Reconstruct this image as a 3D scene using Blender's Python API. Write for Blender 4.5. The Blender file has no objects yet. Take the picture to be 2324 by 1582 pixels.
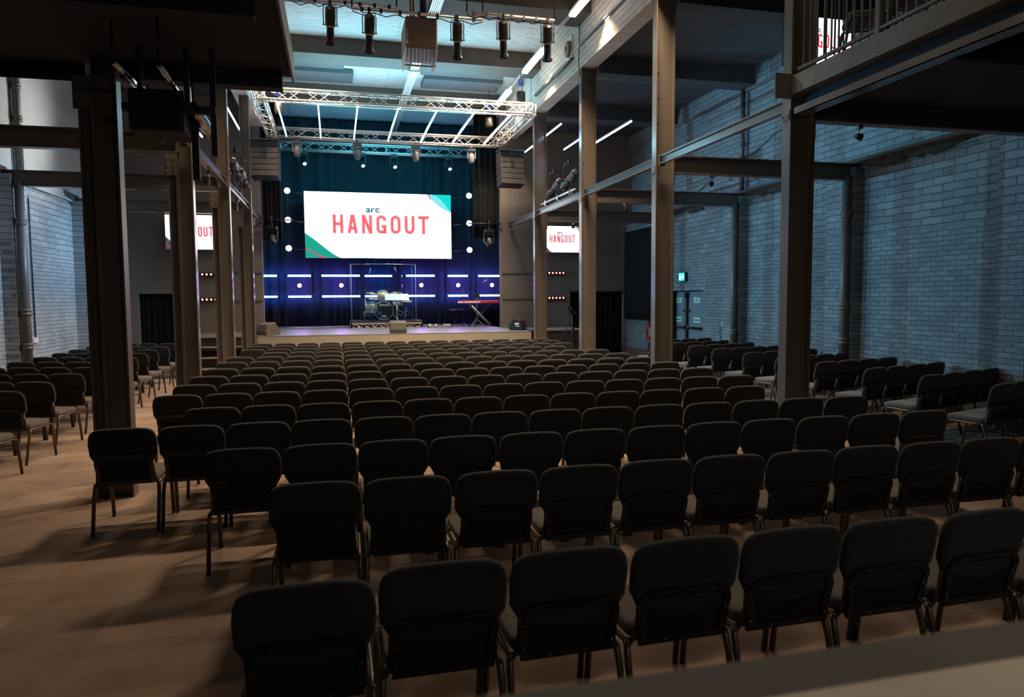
import bpy, math, random
from mathutils import Vector, Matrix
random.seed(7)
S = bpy.context.scene
COL = S.collection
PI = math.pi
def R(d): return math.radians(d)

# ---------------------------------------------------------------- camera
FPX, YAW, PIT, ROL, CAMH = 1612.97, R(13.8692), R(4.0265), R(-0.40601), 1.87
cyw, syw = math.cos(YAW), math.sin(YAW)
Fv = Vector((syw*math.cos(PIT), cyw*math.cos(PIT), -math.sin(PIT)))
Rt = Vector((cyw, -syw, 0)); Uv = Rt.cross(Fv)
rv = Rt*math.cos(ROL) + Uv*math.sin(ROL)
uv = -Rt*math.sin(ROL) + Uv*math.cos(ROL)
cam_d = bpy.data.cameras.new('camera'); cam = bpy.data.objects.new('camera', cam_d); COL.objects.link(cam)
cam.matrix_world = Matrix(((rv.x, uv.x, -Fv.x, 0), (rv.y, uv.y, -Fv.y, 0), (rv.z, uv.z, -Fv.z, CAMH), (0, 0, 0, 1)))
cam_d.sensor_width = 36; cam_d.sensor_fit = 'HORIZONTAL'; cam_d.lens = FPX/2324*36
cam_d.clip_start = .02; cam_d.clip_end = 100
cam_d.dof.use_dof = True; cam_d.dof.focus_distance = 9.0; cam_d.dof.aperture_fstop = 3.5
S.camera = cam

# ---------------------------------------------------------------- world, exposure, lights
w = bpy.data.worlds.new('world'); S.world = w; w.use_nodes = True
w.node_tree.nodes['Background'].inputs[0].default_value = (.35, .32, .6, 1)
w.node_tree.nodes['Background'].inputs[1].default_value = .006
S.view_settings.view_transform = 'Standard'; S.view_settings.look = 'None'
S.view_settings.gamma = 1; S.view_settings.use_curve_mapping = False
S.view_settings.exposure = 0.12

def lamp(name, kind, loc, tgt, power, color, **kw):
    d = bpy.data.lights.new(name, kind); d.energy = power; d.color = color
    o = bpy.data.objects.new(name, d); COL.objects.link(o); o.location = loc
    if tgt is not None:
        o.rotation_euler = (Vector(tgt)-Vector(loc)).to_track_quat('-Z', 'Y').to_euler()
    for k, v in kw.items(): setattr(d, k, v)
    return o
TEAL = (.22, .75, 1.0); WARM = (1.0, .72, .47); BLUE = (.12, .25, 1.0); LAV = (.42, .36, 1.0)
# floods clamped under the left tie beams throw teal light across the hall onto the right wall
FLOODS = [(-1.93, 9.6, 9.14, 8.4, 330), (-1.93, 12.9, 9.14, 10.2, 720), (-1.93, 16.4, 9.14, 13.4, 1300), (-1.93, 19.6, 9.14, 16.6, 1400)]
for (x, y, tx, ty, p) in FLOODS:
    lamp('hall_flood', 'SPOT', (x+.06, y, 3.84), (tx, ty, 2.35), p, (.20, .66, 1.0), spot_size=R(64), spot_blend=.55, shadow_soft_size=.05)
lamp('wall_wash', 'SPOT', (6.4, 12.6, 4.5), (9.3, 13.2, 5.3), 60, (.30, .72, 1.0), spot_size=R(125), spot_blend=.9, shadow_soft_size=.10)
for (x, y, z, tx, ty, tz, p) in [(-3.3, 14.6, 3.7, -5.9, 15.6, 2.4, 150), (-3.5, 18.3, 3.7, -5.9, 18.6, 2.4, 110)]:
    lamp('wall_wash', 'SPOT', (x, y, z), (tx, ty, tz), p*1.7, (.30, .64, 1.0), spot_size=R(120), spot_blend=.9, shadow_soft_size=.1)
lamp('wall_wash', 'SPOT', (-3.6, 17.0, 5.0), (-5.9, 15.6, 5.6), 260, (.92, .93, .92), spot_size=R(120), spot_blend=.9, shadow_soft_size=.1)
# cyan up and back wash from the stage truss
lamp('truss_wash', 'AREA', (1.6, 18.9, 6.2), (1.6, 18.2, 8.0), 270, (.30, .82, 1.0), shape='RECTANGLE', size=5.0, size_y=2.6)
lamp('truss_wash', 'AREA', (1.6, 21.6, 6.3), (1.6, 25.0, 6.2), 150, (.0, .55, .80), shape='RECTANGLE', size=5.0, size_y=.4)
for (x, c, p) in [(-.9, LAV, 120), (.7, (.6, .75, 1), 120), (2.4, LAV, 120), (4.0, (.4, .6, 1), 120)]:
    lamp('stage_spot', 'SPOT', (x, 21.2, 5.8), (x*1.0, 20.6, 1.0), p, c, spot_size=R(48), spot_blend=.6, shadow_soft_size=.08)
for (x, tx) in [(-.86, -.6), (.92, .6), (1.93, 2.2), (3.71, 3.9)]:
    lamp('stage_spot', 'SPOT', (x, 23.3, 6.0), (tx, 21.0, 1.0), 90, (.3, .45, 1), spot_size=R(40), spot_blend=.6, shadow_soft_size=.06)
lamp('rear_hall_lamp', 'AREA', (3.0, -1.7, 3.7), (2.2, 6, .8), 22, (1, .95, .86), shape='RECTANGLE', size=1.6, size_y=.5)
# spots of the audience bar aimed at the stage
for x in (.0, .6, 2.0, 2.7, 3.4):
    lamp('bar_spot', 'SPOT', (x, 11.6, 5.7), (x*.9+.5, 18.9, .2), 300, WARM, spot_size=R(26), spot_blend=.7, shadow_soft_size=.1)

# ---------------------------------------------------------------- materials
def newmat(name):
    m = bpy.data.materials.new(name); m.use_nodes = True
    return m, m.node_tree.nodes, m.node_tree.links, m.node_tree.nodes['Principled BSDF']
def mat(name, col, rough=.6, metal=0, var=.25, scale=8, bump=0, bscale=60, sheen=0, spec=.5):
    m, N, L, B = newmat(name)
    if sheen: B.inputs['Sheen Weight'].default_value = sheen; B.inputs['Sheen Roughness'].default_value = .45; B.inputs['Sheen Tint'].default_value = (1, .9, .82, 1)
    B.inputs['Roughness'].default_value = rough; B.inputs['Metallic'].default_value = metal
    B.inputs['Specular IOR Level'].default_value = spec
    tc = N.new('ShaderNodeTexCoord')
    nz = N.new('ShaderNodeTexNoise'); nz.inputs['Scale'].default_value = scale; nz.inputs['Detail'].default_value = 5
    L.new(tc.outputs['Object'], nz.inputs['Vector'])
    mx = N.new('ShaderNodeMix'); mx.data_type = 'RGBA'
    mx.inputs[6].default_value = tuple(c*(1-var) for c in col)+(1,); mx.inputs[7].default_value = tuple(min(1, c*(1+var)) for c in col)+(1,)
    L.new(nz.outputs['Fac'], mx.inputs[0]); L.new(mx.outputs[2], B.inputs['Base Color'])
    if bump:
        n2 = N.new('ShaderNodeTexNoise'); n2.inputs['Scale'].default_value = bscale; L.new(tc.outputs['Object'], n2.inputs['Vector'])
        bp = N.new('ShaderNodeBump'); bp.inputs['Strength'].default_value = bump; bp.inputs['Distance'].default_value = .01
        L.new(n2.outputs['Fac'], bp.inputs['Height']); L.new(bp.outputs['Normal'], B.inputs['Normal'])
    return m
def emis(name, col, st):
    m, N, L, B = newmat(name)
    B.inputs['Base Color'].default_value = (.03, .03, .03, 1); B.inputs['Roughness'].default_value = .5
    B.inputs['Emission Color'].default_value = tuple(col)+(1,); B.inputs['Emission Strength'].default_value = st
    return m
def brickmat(name, c1, c2, mort, big=True, split=2.95):
    # painted wall: stretcher bricks below, larger blocks above
    m, N, L, B = newmat(name)
    B.inputs['Roughness'].default_value = .62
    tc = N.new('ShaderNodeTexCoord'); sp = N.new('ShaderNodeSeparateXYZ'); L.new(tc.outputs['Object'], sp.inputs[0])
    cb = N.new('ShaderNodeCombineXYZ'); L.new(sp.outputs['Y'], cb.inputs[0]); L.new(sp.outputs['Z'], cb.inputs[1])
    wob = N.new('ShaderNodeTexNoise'); wob.inputs['Scale'].default_value = 3.0; L.new(tc.outputs['Object'], wob.inputs['Vector'])
    vm = N.new('ShaderNodeVectorMath'); vm.operation = 'SCALE'; vm.inputs['Scale'].default_value = .03
    L.new(wob.outputs['Color'], vm.inputs[0])
    va = N.new('ShaderNodeVectorMath'); va.operation = 'ADD'; L.new(cb.outputs[0], va.inputs[0]); L.new(vm.outputs[0], va.inputs[1])
    def bt(wd, h, ms):
        b = N.new('ShaderNodeTexBrick'); b.inputs['Scale'].default_value = 1
        b.inputs['Brick Width'].default_value = wd; b.inputs['Row Height'].default_value = h
        b.inputs['Mortar Size'].default_value = ms; b.inputs['Mortar Smooth'].default_value = .6
        b.inputs['Color1'].default_value = c1+(1,); b.inputs['Color2'].default_value = c2+(1,); b.inputs['Mortar'].default_value = mort+(1,)
        L.new(va.outputs[0], b.inputs['Vector']); return b
    b1 = bt(.235, .078, .006); b2 = bt(.40, .12, .009)
    gt = N.new('ShaderNodeMath'); gt.operation = 'GREATER_THAN'; gt.inputs[1].default_value = split; L.new(sp.outputs['Z'], gt.inputs[0])
    mc = N.new('ShaderNodeMix'); mc.data_type = 'RGBA'; L.new(gt.outputs[0], mc.inputs[0]); L.new(b1.outputs['Color'], mc.inputs[6]); L.new(b2.outputs['Color'], mc.inputs[7])
    mf = N.new('ShaderNodeMix'); mf.data_type = 'FLOAT'; L.new(gt.outputs[0], mf.inputs[0]); L.new(b1.outputs['Fac'], mf.inputs[2]); L.new(b2.outputs['Fac'], mf.inputs[3])
    nz = N.new('ShaderNodeTexNoise'); nz.inputs['Scale'].default_value = 22; nz.inputs['Detail'].default_value = 6; L.new(tc.outputs['Object'], nz.inputs['Vector'])
    n3 = N.new('ShaderNodeTexNoise'); n3.inputs['Scale'].default_value = 1.3; L.new(tc.outputs['Object'], n3.inputs['Vector'])
    mr = N.new('ShaderNodeMapRange'); mr.inputs[3].default_value = .7; mr.inputs[4].default_value = 1.25; L.new(n3.outputs['Fac'], mr.inputs[0])
    hm = N.new('ShaderNodeMix'); hm.data_type = 'RGBA'; hm.blend_type = 'MULTIPLY'; hm.inputs[0].default_value = 1
    L.new(mc.outputs[2], hm.inputs[6]); L.new(mr.outputs[0], hm.inputs[7]); L.new(hm.outputs[2], B.inputs['Base Color'])
    inv = N.new('ShaderNodeMath'); inv.operation = 'SUBTRACT'; inv.inputs[0].default_value = 1; L.new(mf.outputs[0], inv.inputs[1])
    ad = N.new('ShaderNodeMath'); ad.operation = 'MULTIPLY_ADD'; ad.inputs[1].default_value = .8; L.new(nz.outputs['Fac'], ad.inputs[0]); L.new(inv.outputs[0], ad.inputs[2])
    bp = N.new('ShaderNodeBump'); bp.inputs['Strength'].default_value = 1; bp.inputs['Distance'].default_value = .02
    L.new(ad.outputs[0], bp.inputs['Height']); L.new(bp.outputs['Normal'], B.inputs['Normal'])
    return m
def boardmat(name, col, dark, pitch=.13, axis='Y'):
    m, N, L, B = newmat(name); B.inputs['Roughness'].default_value = .6
    tc = N.new('ShaderNodeTexCoord'); sp = N.new('ShaderNodeSeparateXYZ'); L.new(tc.outputs['Object'], sp.inputs[0])
    cb = N.new('ShaderNodeCombineXYZ'); L.new(sp.outputs['X'], cb.inputs[0]); L.new(sp.outputs[axis], cb.inputs[1])
    b = N.new('ShaderNodeTexBrick'); b.inputs['Scale'].default_value = 1; b.inputs['Brick Width'].default_value = 3.1
    b.inputs['Row Height'].default_value = pitch; b.inputs['Mortar Size'].default_value = .007; b.inputs['Mortar Smooth'].default_value = .3
    b.inputs['Color1'].default_value = col+(1,); b.inputs['Color2'].default_value = tuple(c*.86 for c in col)+(1,); b.inputs['Mortar'].default_value = dark+(1,)
    L.new(cb.outputs[0], b.inputs['Vector'])
    mp = N.new('ShaderNodeMapping'); mp.inputs['Scale'].default_value = (1.2, 9, 2); L.new(tc.outputs['Object'], mp.inputs['Vector'])
    nz = N.new('ShaderNodeTexNoise'); nz.inputs['Scale'].default_value = 3; nz.inputs['Detail'].default_value = 7; L.new(mp.outputs[0], nz.inputs['Vector'])
    rp = N.new('ShaderNodeMapRange'); rp.inputs[1].default_value = .30; rp.inputs[2].default_value = .45; rp.inputs[3].default_value = .55; rp.inputs[4].default_value = 1
    L.new(nz.outputs['Fac'], rp.inputs[0])
    hm = N.new('ShaderNodeMix'); hm.data_type = 'RGBA'; hm.blend_type = 'MULTIPLY'; hm.inputs[0].default_value = 1
    L.new(b.outputs['Color'], hm.inputs[6]); L.new(rp.outputs[0], hm.inputs[7]); L.new(hm.outputs[2], B.inputs['Base Color'])
    bp = N.new('ShaderNodeBump'); bp.inputs['Strength'].default_value = .5; bp.inputs['Distance'].default_value = .01; bp.invert = True
    L.new(b.outputs['Fac'], bp.inputs['Height']); L.new(bp.outputs['Normal'], B.inputs['Normal'])
    return m
def carpetmat():
    m, N, L, B = newmat('carpet'); B.inputs['Roughness'].default_value = .95; B.inputs['Specular IOR Level'].default_value = .1
    tc = N.new('ShaderNodeTexCoord')
    ck = N.new('ShaderNodeTexVoronoi'); ck.inputs['Scale'].default_value = 1.8; ck.distance = 'CHEBYCHEV'; ck.inputs['Randomness'].default_value = .15
    L.new(tc.outputs['Object'], ck.inputs['Vector'])
    nz = N.new('ShaderNodeTexNoise'); nz.inputs['Scale'].default_value = 160; nz.inputs['Detail'].default_value = 2; L.new(tc.outputs['Object'], nz.inputs['Vector'])
    n2 = N.new('ShaderNodeTexNoise'); n2.inputs['Scale'].default_value = 1.6; n2.inputs['Detail'].default_value = 4; L.new(tc.outputs['Object'], n2.inputs['Vector'])
    r = N.new('ShaderNodeValToRGB'); r.color_ramp.elements[0].position = .32; r.color_ramp.elements[1].position = .68
    r.color_ramp.elements[0].color = (.205, .150, .118, 1); r.color_ramp.elements[1].color = (.33, .245, .195, 1)
    L.new(n2.outputs['Fac'], r.inputs[0])
    sp = N.new('ShaderNodeSeparateColor'); L.new(ck.outputs['Color'], sp.inputs[0])
    mr = N.new('ShaderNodeMapRange'); mr.inputs[3].default_value = .82; mr.inputs[4].default_value = 1.12; L.new(sp.outputs[0], mr.inputs[0])
    m1 = N.new('ShaderNodeMix'); m1.data_type = 'RGBA'; m1.blend_type = 'MULTIPLY'; m1.inputs[0].default_value = 1
    L.new(r.outputs[0], m1.inputs[6]); L.new(mr.outputs[0], m1.inputs[7])
    m2 = N.new('ShaderNodeMapRange'); m2.inputs[3].default_value = .6; m2.inputs[4].default_value = 1.4; L.new(nz.outputs['Fac'], m2.inputs[0])
    m3 = N.new('ShaderNodeMix'); m3.data_type = 'RGBA'; m3.blend_type = 'MULTIPLY'; m3.inputs[0].default_value = 1
    L.new(m1.outputs[2], m3.inputs[6]); L.new(m2.outputs[0], m3.inputs[7]); L.new(m3.outputs[2], B.inputs['Base Color'])
    bp = N.new('ShaderNodeBump'); bp.inputs['Strength'].default_value = .5; bp.inputs['Distance'].default_value = .005
    L.new(nz.outputs['Fac'], bp.inputs['Height']); L.new(bp.outputs['Normal'], B.inputs['Normal'])
    return m
def glassmat():
    m, N, L, B = newmat('acrylic')
    B.inputs['Base Color'].default_value = (.85, .95, 1, 1); B.inputs['Roughness'].default_value = .02
    B.inputs['Transmission Weight'].default_value = 1; B.inputs['IOR'].default_value = 1.12
    return m
M = dict(
    carpet=carpetmat(),
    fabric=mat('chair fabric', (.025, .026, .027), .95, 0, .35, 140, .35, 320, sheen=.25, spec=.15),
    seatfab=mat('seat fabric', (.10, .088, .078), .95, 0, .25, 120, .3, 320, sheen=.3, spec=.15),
    pocket=mat('pocket fabric', (.023, .023, .024), .95, 0, .3, 140, .3, 300, spec=.1),
    chairmetal=mat('bronze grey chair tube', (.11, .095, .08), .42, .75, .12, 30),
    chairblack=mat('black moulded rim', (.010, .010, .011), .28, 0, .2, 40),
    steel=mat('painted steel', (.125, .107, .092), .20, 0, .10, 3, .02, 14),
    steeld=mat('dark painted steel', (.12, .10, .087), .42, 0, .16, 3, .12, 14),
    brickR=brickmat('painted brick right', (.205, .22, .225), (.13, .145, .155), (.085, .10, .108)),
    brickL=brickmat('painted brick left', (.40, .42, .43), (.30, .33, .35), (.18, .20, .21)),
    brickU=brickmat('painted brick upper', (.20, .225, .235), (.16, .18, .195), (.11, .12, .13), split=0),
    plaster=mat('grey plaster', (.40, .40, .385), .75, 0, .10, 1.5, .2, 12),
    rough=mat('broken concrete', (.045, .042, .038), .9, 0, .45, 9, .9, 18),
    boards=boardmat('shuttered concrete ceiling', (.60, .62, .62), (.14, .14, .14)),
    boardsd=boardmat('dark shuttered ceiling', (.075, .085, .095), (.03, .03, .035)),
    cbeam=mat('brown painted concrete beam', (.088, .072, .062), .75, 0, .18, 2.2, .3, 10),
    cwall=brickmat('pale blockwork', (.58, .53, .48), (.52, .48, .43), (.36, .34, .31), split=0),
    dark=mat('dark painted wall', (.17, .148, .13), .8, 0, .16, 1.4, .15, 20),
    darker=mat('black brown paint', (.05, .045, .043), .8, 0, .15, 2, .1, 20),
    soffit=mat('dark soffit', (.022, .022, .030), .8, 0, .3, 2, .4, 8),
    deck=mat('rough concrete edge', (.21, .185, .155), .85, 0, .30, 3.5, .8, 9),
    curtain=mat('black drape', (.008, .009, .010), .92, 0, .3, 5, .2, 200, spec=.15),
    backdrop=mat('dark blue drape', (.020, .032, .042), .9, 0, .25, 3, .2, 160, spec=.2),
    stagetop=mat('stage floor vinyl', (.13, .14, .17), .34, 0, .25, 1.2, .05, 8),
    stagefront=mat('stage fascia', (.26, .235, .185), .8, 0, .10, 3, .15, 30),
    black=mat('black plastic', (.012, .012, .013), .45, 0, .2, 20),
    blackm=mat('black metal', (.022, .022, .024), .4, .5, .2, 20),
    grille=mat('speaker grille', (.014, .014, .014), .6, .2, .45, 220, .5, 420),
    greyp=mat('grey plastic', (.10, .105, .12), .45, 0, .1, 20),
    alu=mat('aluminium', (.66, .63, .60), .38, .75, .08, 20),
    chrome=mat('chrome', (.7, .7, .72), .15, 1, .05, 20),
    gold=mat('cymbal bronze', (.55, .42, .22), .3, 1, .15, 30),
    white=mat('white plastic', (.75, .74, .70), .5, 0, .05, 10),
    red=mat('red lacquer', (.62, .02, .025), .3, 0, .08, 10),
    redkey=mat('red keyboard shell', (.75, .03, .05), .35, 0, .08, 10),
    blue=mat('blue plastic', (.03, .06, .30), .4, 0, .1, 10),
    green=mat('green sign', (.02, .30, .13), .5, 0, .05, 10),
    cream=mat('cream sign', (.70, .72, .58), .5, 0, .05, 10),
    yellow=mat('yellow sticker', (.75, .50, .02), .6, 0, .05, 10),
    doorp=mat('blue grey door paint', (.13, .17, .20), .5, 0, .08, 3),
    silver=mat('silver drum wrap', (.62, .56, .47), .28, .4, .15, 14),
    heater=mat('brown grey enamel', (.16, .125, .10), .5, .2, .1, 6),
    panel=mat('grey acoustic panel', (.085, .088, .10), .85, 0, .25, 2),
    desk=mat('desk laminate', (.15, .135, .115), .7, 0, .15, 3),
    beige=mat('beige edge', (.80, .68, .54), .6, 0, .08, 6),
    glass=glassmat(),
    e_tube=emis('fluorescent diffuser', (1, .86, .74), 5.5),
    e_led=emis('cool led tube', (.72, .82, 1.0), 11),
    e_ledv=emis('violet led tube', (.36, .30, 1.0), 9),
    e_ledc=emis('cyan led tube', (.55, .92, 1.0), 8),
    e_bar=emis('blue white batten', (.42, .62, 1.0), 11),
    e_par=emis('violet par lens', (.80, .55, 1.0), 26),
    e_dot=emis('round audience light', (.90, .88, 1.0), 14),
    e_lens=emis('moving head lens', (.55, .52, 1.0), 12),
    e_red=emis('red led dot', (1.0, .16, .10), 9),
    e_screen=emis('screen white', (.93, .98, 1.0), 2.6),
    e_tv=emis('television white', (.95, .96, 1.0), 1.25),
    e_sred=emis('screen coral', (1.0, .115, .13), 1.0),
    e_sred2=emis('screen crimson', (.85, .03, .08), .9),
    e_sgreen=emis('screen green', (.0, .34, .24), 1.0),
    e_steal=emis('screen teal', (.0, .62, .58), 1.0),
    e_saqua=emis('screen aqua', (.22, .74, .76), 1.0),
    e_sblue=emis('screen pale blue', (.72, .84, 1.0), 1.15),
    e_snavy=emis('screen navy', (.02, .11, .22), .9),
    e_sgrey=emis('screen grey', (.55, .60, .62), 1.0),
    e_scharc=emis('screen charcoal', (.055, .07, .085), 1.0),
    e_sfaint=emis('screen faint grey', (.80, .84, .85), 1.2),
    e_exit=emis('exit sign teal', (.0, .62, .55), 1.6),
    e_exitw=emis('exit sign white', (.75, 1.0, .95), 3.0),
)

# ---------------------------------------------------------------- mesh helpers
class MB:
    def __init__(s): s.v = []; s.f = []; s.sm = []
    def quad(s, *p):
        n = len(s.v); s.v += [tuple(q) for q in p]; s.f.append(tuple(range(n, n+len(p)))); s.sm.append(False); return s
    def box(s, x0, x1, y0, y1, z0, z1):
        n = len(s.v)
        s.v += [(x0, y0, z0), (x1, y0, z0), (x1, y1, z0), (x0, y1, z0), (x0, y0, z1), (x1, y0, z1), (x1, y1, z1), (x0, y1, z1)]
        for f in ((0, 3, 2, 1), (4, 5, 6, 7), (0, 1, 5, 4), (1, 2, 6, 5), (2, 3, 7, 6), (3, 0, 4, 7)):
            s.f.append(tuple(n+i for i in f)); s.sm.append(False)
        return s
    def obox(s, c, ax, ay, az, hx, hy, hz):   # oriented box
        n = len(s.v); c = Vector(c)
        for k in (-1, 1):
            for i, j in ((-1, -1), (1, -1), (1, 1), (-1, 1)): s.v.append(tuple(c+ax*hx*i+ay*hy*j+az*hz*k))
        for f in ((0, 3, 2, 1), (4, 5, 6, 7), (0, 1, 5, 4), (1, 2, 6, 5), (2, 3, 7, 6), (3, 0, 4, 7)):
            s.f.append(tuple(n+i for i in f)); s.sm.append(False)
        return s
    def tube(s, pts, r, seg=8, cap=True, r2=None, flat=1.0, closed=False):
        P = [Vector(p) for p in pts]; n0 = len(s.v); k = len(P)
        up = None
        for i, p in enumerate(P):
            if closed: d = (P[(i+1) % k]-P[i-1]).normalized()
            else: d = (P[min(i+1, k-1)]-P[max(i-1, 0)]).normalized()
            if up is None:
                up = Vector((0, 0, 1)) if abs(d.z) < .9 else Vector((0, 1, 0))
            a = d.cross(up)
            if a.length < 1e-5: a = d.cross(Vector((1, 0, 0)))
            a.normalize(); b = a.cross(d).normalized(); up = b
            rr = r if r2 is None else r+(r2-r)*i/(k-1)
            for j in range(seg):
                t = 2*PI*j/seg; s.v.append(tuple(p+a*math.cos(t)*rr+b*math.sin(t)*rr*flat))
        rng = k if closed else k-1
        for i in range(rng):
            for j in range(seg):
                a0 = n0+i*seg; b0 = n0+((i+1) % k)*seg
                s.f.append((a0+j, a0+(j+1) % seg, b0+(j+1) % seg, b0+j)); s.sm.append(seg > 5)
        if cap and not closed:
            s.f.append(tuple(n0+j for j in range(seg))[::-1]); s.sm.append(False)
            s.f.append(tuple(n0+(k-1)*seg+j for j in range(seg))); s.sm.append(False)
        return s
    def bar(s, a, b, r, seg=6): return s.tube([a, b], r, seg)
    def lathe(s, c, prof, seg=24, axis='Z', smooth=True):
        n0 = len(s.v); c = Vector(c)
        if isinstance(axis, str):
            A = {'X': Vector((1, 0, 0)), 'Y': Vector((0, 1, 0)), 'Z': Vector((0, 0, 1))}[axis]
        else: A = Vector(axis).normalized()
        q = A.to_track_quat('Z', 'Y'); X = q @ Vector((1, 0, 0)); Y = q @ Vector((0, 1, 0))
        for (r, h) in prof:
            for j in range(seg):
                t = 2*PI*j/seg; s.v.append(tuple(c+A*h+X*math.cos(t)*r+Y*math.sin(t)*r))
        for i in range(len(prof)-1):
            for j in range(seg):
                s.f.append((n0+i*seg+j, n0+i*seg+(j+1) % seg, n0+(i+1)*seg+(j+1) % seg, n0+(i+1)*seg+j)); s.sm.append(smooth)
        s.f.append(tuple(n0+j for j in range(seg))[::-1]); s.sm.append(False)
        m0 = n0+(len(prof)-1)*seg; s.f.append(tuple(m0+j for j in range(seg))); s.sm.append(False)
        return s
    def prism(s, poly, o, ex, ey, en, depth):   # polygon in the ex,ey plane, extruded along en
        n0 = len(s.v); o = Vector(o); ex = Vector(ex); ey = Vector(ey); en = Vector(en); k = len(poly)
        for d in (0, depth):
            for (a, b) in poly: s.v.append(tuple(o+ex*a+ey*b+en*d))
        s.f.append(tuple(range(n0, n0+k))); s.sm.append(False)
        s.f.append(tuple(range(n0+2*k-1, n0+k-1, -1))); s.sm.append(False)
        for i in range(k):
            j = (i+1) % k; s.f.append((n0+i, n0+k+i, n0+k+j, n0+j)); s.sm.append(False)
        return s
    def pillow(s, poly, o, ex, ey, en, th, r=.014):   # padded slab with soft rim
        k = len(poly); o = Vector(o); ex = Vector(ex); ey = Vector(ey); en = Vector(en); n0 = len(s.v)
        nor = []
        for i in range(k):
            a = Vector(poly[i-1]); b = Vector(poly[(i+1) % k]); t = (b-a).normalized(); nor.append(Vector((t.y, -t.x)))
        area = sum(poly[i][0]*poly[(i+1) % k][1]-poly[(i+1) % k][0]*poly[i][1] for i in range(k))
        sg = 1 if area > 0 else -1
        h = th/2
        lay = [(-r*2.2, -h), (-r*.9, -h+r*.12), (-r*.25, -h+r*.55), (0, -h+r), (0, h-r), (-r*.25, h-r*.55), (-r*.9, h-r*.12), (-r*2.2, h)]
        for off, d in lay:
            for i in range(k):
                p = Vector(poly[i])+nor[i]*off*sg; s.v.append(tuple(o+ex*p.x+ey*p.y+en*d))
        for L_ in range(len(lay)-1):
            for i in range(k):
                j = (i+1) % k; s.f.append((n0+L_*k+i, n0+L_*k+j, n0+(L_+1)*k+j, n0+(L_+1)*k+i)); s.sm.append(True)
        s.f.append(tuple(range(n0, n0+k))[::-1]); s.sm.append(False)
        m0 = n0+(len(lay)-1)*k; s.f.append(tuple(range(m0, m0+k))); s.sm.append(False)
        return s
    def build(s, name, m, parent=None, bevel=0):
        me = bpy.data.meshes.new(name); me.from_pydata(s.v, [], s.f); me.polygons.foreach_set('use_smooth', s.sm)
        me.validate(); me.update()
        import bmesh
        b = bmesh.new(); b.from_mesh(me); bmesh.ops.recalc_face_normals(b, faces=b.faces); b.to_mesh(me); b.free()
        me.materials.append(M[m] if isinstance(m, str) else m)
        o = bpy.data.objects.new(name, me); COL.objects.link(o)
        if parent: o.parent = parent
        if bevel:
            bv = o.modifiers.new('bevel', 'BEVEL'); bv.width = bevel; bv.segments = 2; bv.limit_method = 'ANGLE'
        return o
def tag(o, label=None, cat=None, group=None, kind=None):
    if label: o['label'] = label
    if cat: o['category'] = cat
    if group: o['group'] = group
    if kind: o['kind'] = kind
    return o
def thing(name, loc, label, cat, group=None, rz=0):
    o = bpy.data.objects.new(name, None); COL.objects.link(o); o.location = loc; o.rotation_euler = (0, 0, rz)
    return tag(o, label, cat, group)
def struct(name, mb, m, label=None):
    o = mb.build(name, m); o['kind'] = 'structure'
    if label: o['label'] = label
    return o
def copy_tree(o, parent=None):
    c = o.copy(); COL.objects.link(c); c.parent = parent
    for ch in o.children: copy_tree(ch, c)
    return c
def rrect(x0, x1, y0, y1, r, n=5):
    P = []
    for cx_, cy_, a in ((x1-r, y0+r, -90), (x1-r, y1-r, 0), (x0+r, y1-r, 90), (x0+r, y0+r, 180)):
        for i in range(n+1):
            t = R(a+90*i/n); P.append((cx_+r*math.cos(t), cy_+r*math.sin(t)))
    return P
ORD = ['first', 'second', 'third', 'fourth', 'fifth', 'sixth', 'seventh', 'eighth', 'ninth', 'tenth', 'eleventh', 'twelfth', 'thirteenth', 'fourteenth', 'fifteenth']
X_, Y_, Z_ = Vector((1, 0, 0)), Vector((0, 1, 0)), Vector((0, 0, 1))
def textmesh(txt, size, sx=1.0, bold=0, italic=False):
    c = bpy.data.curves.new('t', 'FONT'); c.body = txt; c.size = size; c.offset = bold; c.resolution_u = 3
    if italic: c.shear = .3
    c.align_x = 'CENTER'; c.align_y = 'CENTER'
    o = bpy.data.objects.new('t', c); COL.objects.link(o)
    dg = bpy.context.evaluated_depsgraph_get(); me = bpy.data.meshes.new_from_object(o.evaluated_get(dg))
    bpy.data.objects.remove(o); bpy.data.curves.remove(c)
    for v in me.vertices: v.co.x *= sx
    return me
def put_text(name, txt, size, m, loc, parent, sx=1.0, bold=0, italic=False, rot=(PI/2, 0, 0)):
    me = textmesh(txt, size, sx, bold, italic); me.materials.clear(); me.materials.append(M[m])
    o = bpy.data.objects.new(name, me); COL.objects.link(o); o.parent = parent; o.location = loc; o.rotation_euler = rot
    return o

# ================================================================= SETTING
XL, XR = -5.78, 9.14            # side walls, ground storey
YB, YF = -2.0, 21.5             # wall behind the camera, proscenium wall
CX0, CX1 = 5.155, 5.485         # right hand column line
LX0, LX1, LX2 = -2.22, -2.075, -1.915   # left hand post and column line
CY = [7.44, 11.01, 14.66, 18.35]
struct('floor', MB().box(XL-.3, XR+.3, YB, 27, -.1, 0), 'carpet')
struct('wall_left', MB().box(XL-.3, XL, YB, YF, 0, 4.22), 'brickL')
struct('wall_left.001', MB().box(XL-.5, XL-.15, YB, YF, 4.22, 8.2), 'plaster')
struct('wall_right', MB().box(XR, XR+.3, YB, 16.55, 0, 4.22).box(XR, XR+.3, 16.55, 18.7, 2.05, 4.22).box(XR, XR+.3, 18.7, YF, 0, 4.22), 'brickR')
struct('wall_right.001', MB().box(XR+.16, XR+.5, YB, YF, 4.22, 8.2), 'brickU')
struct('wall_back', MB().box(XL-.4, XR+.4, YB-.2, YB, 0, 8.2), 'darker')
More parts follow.
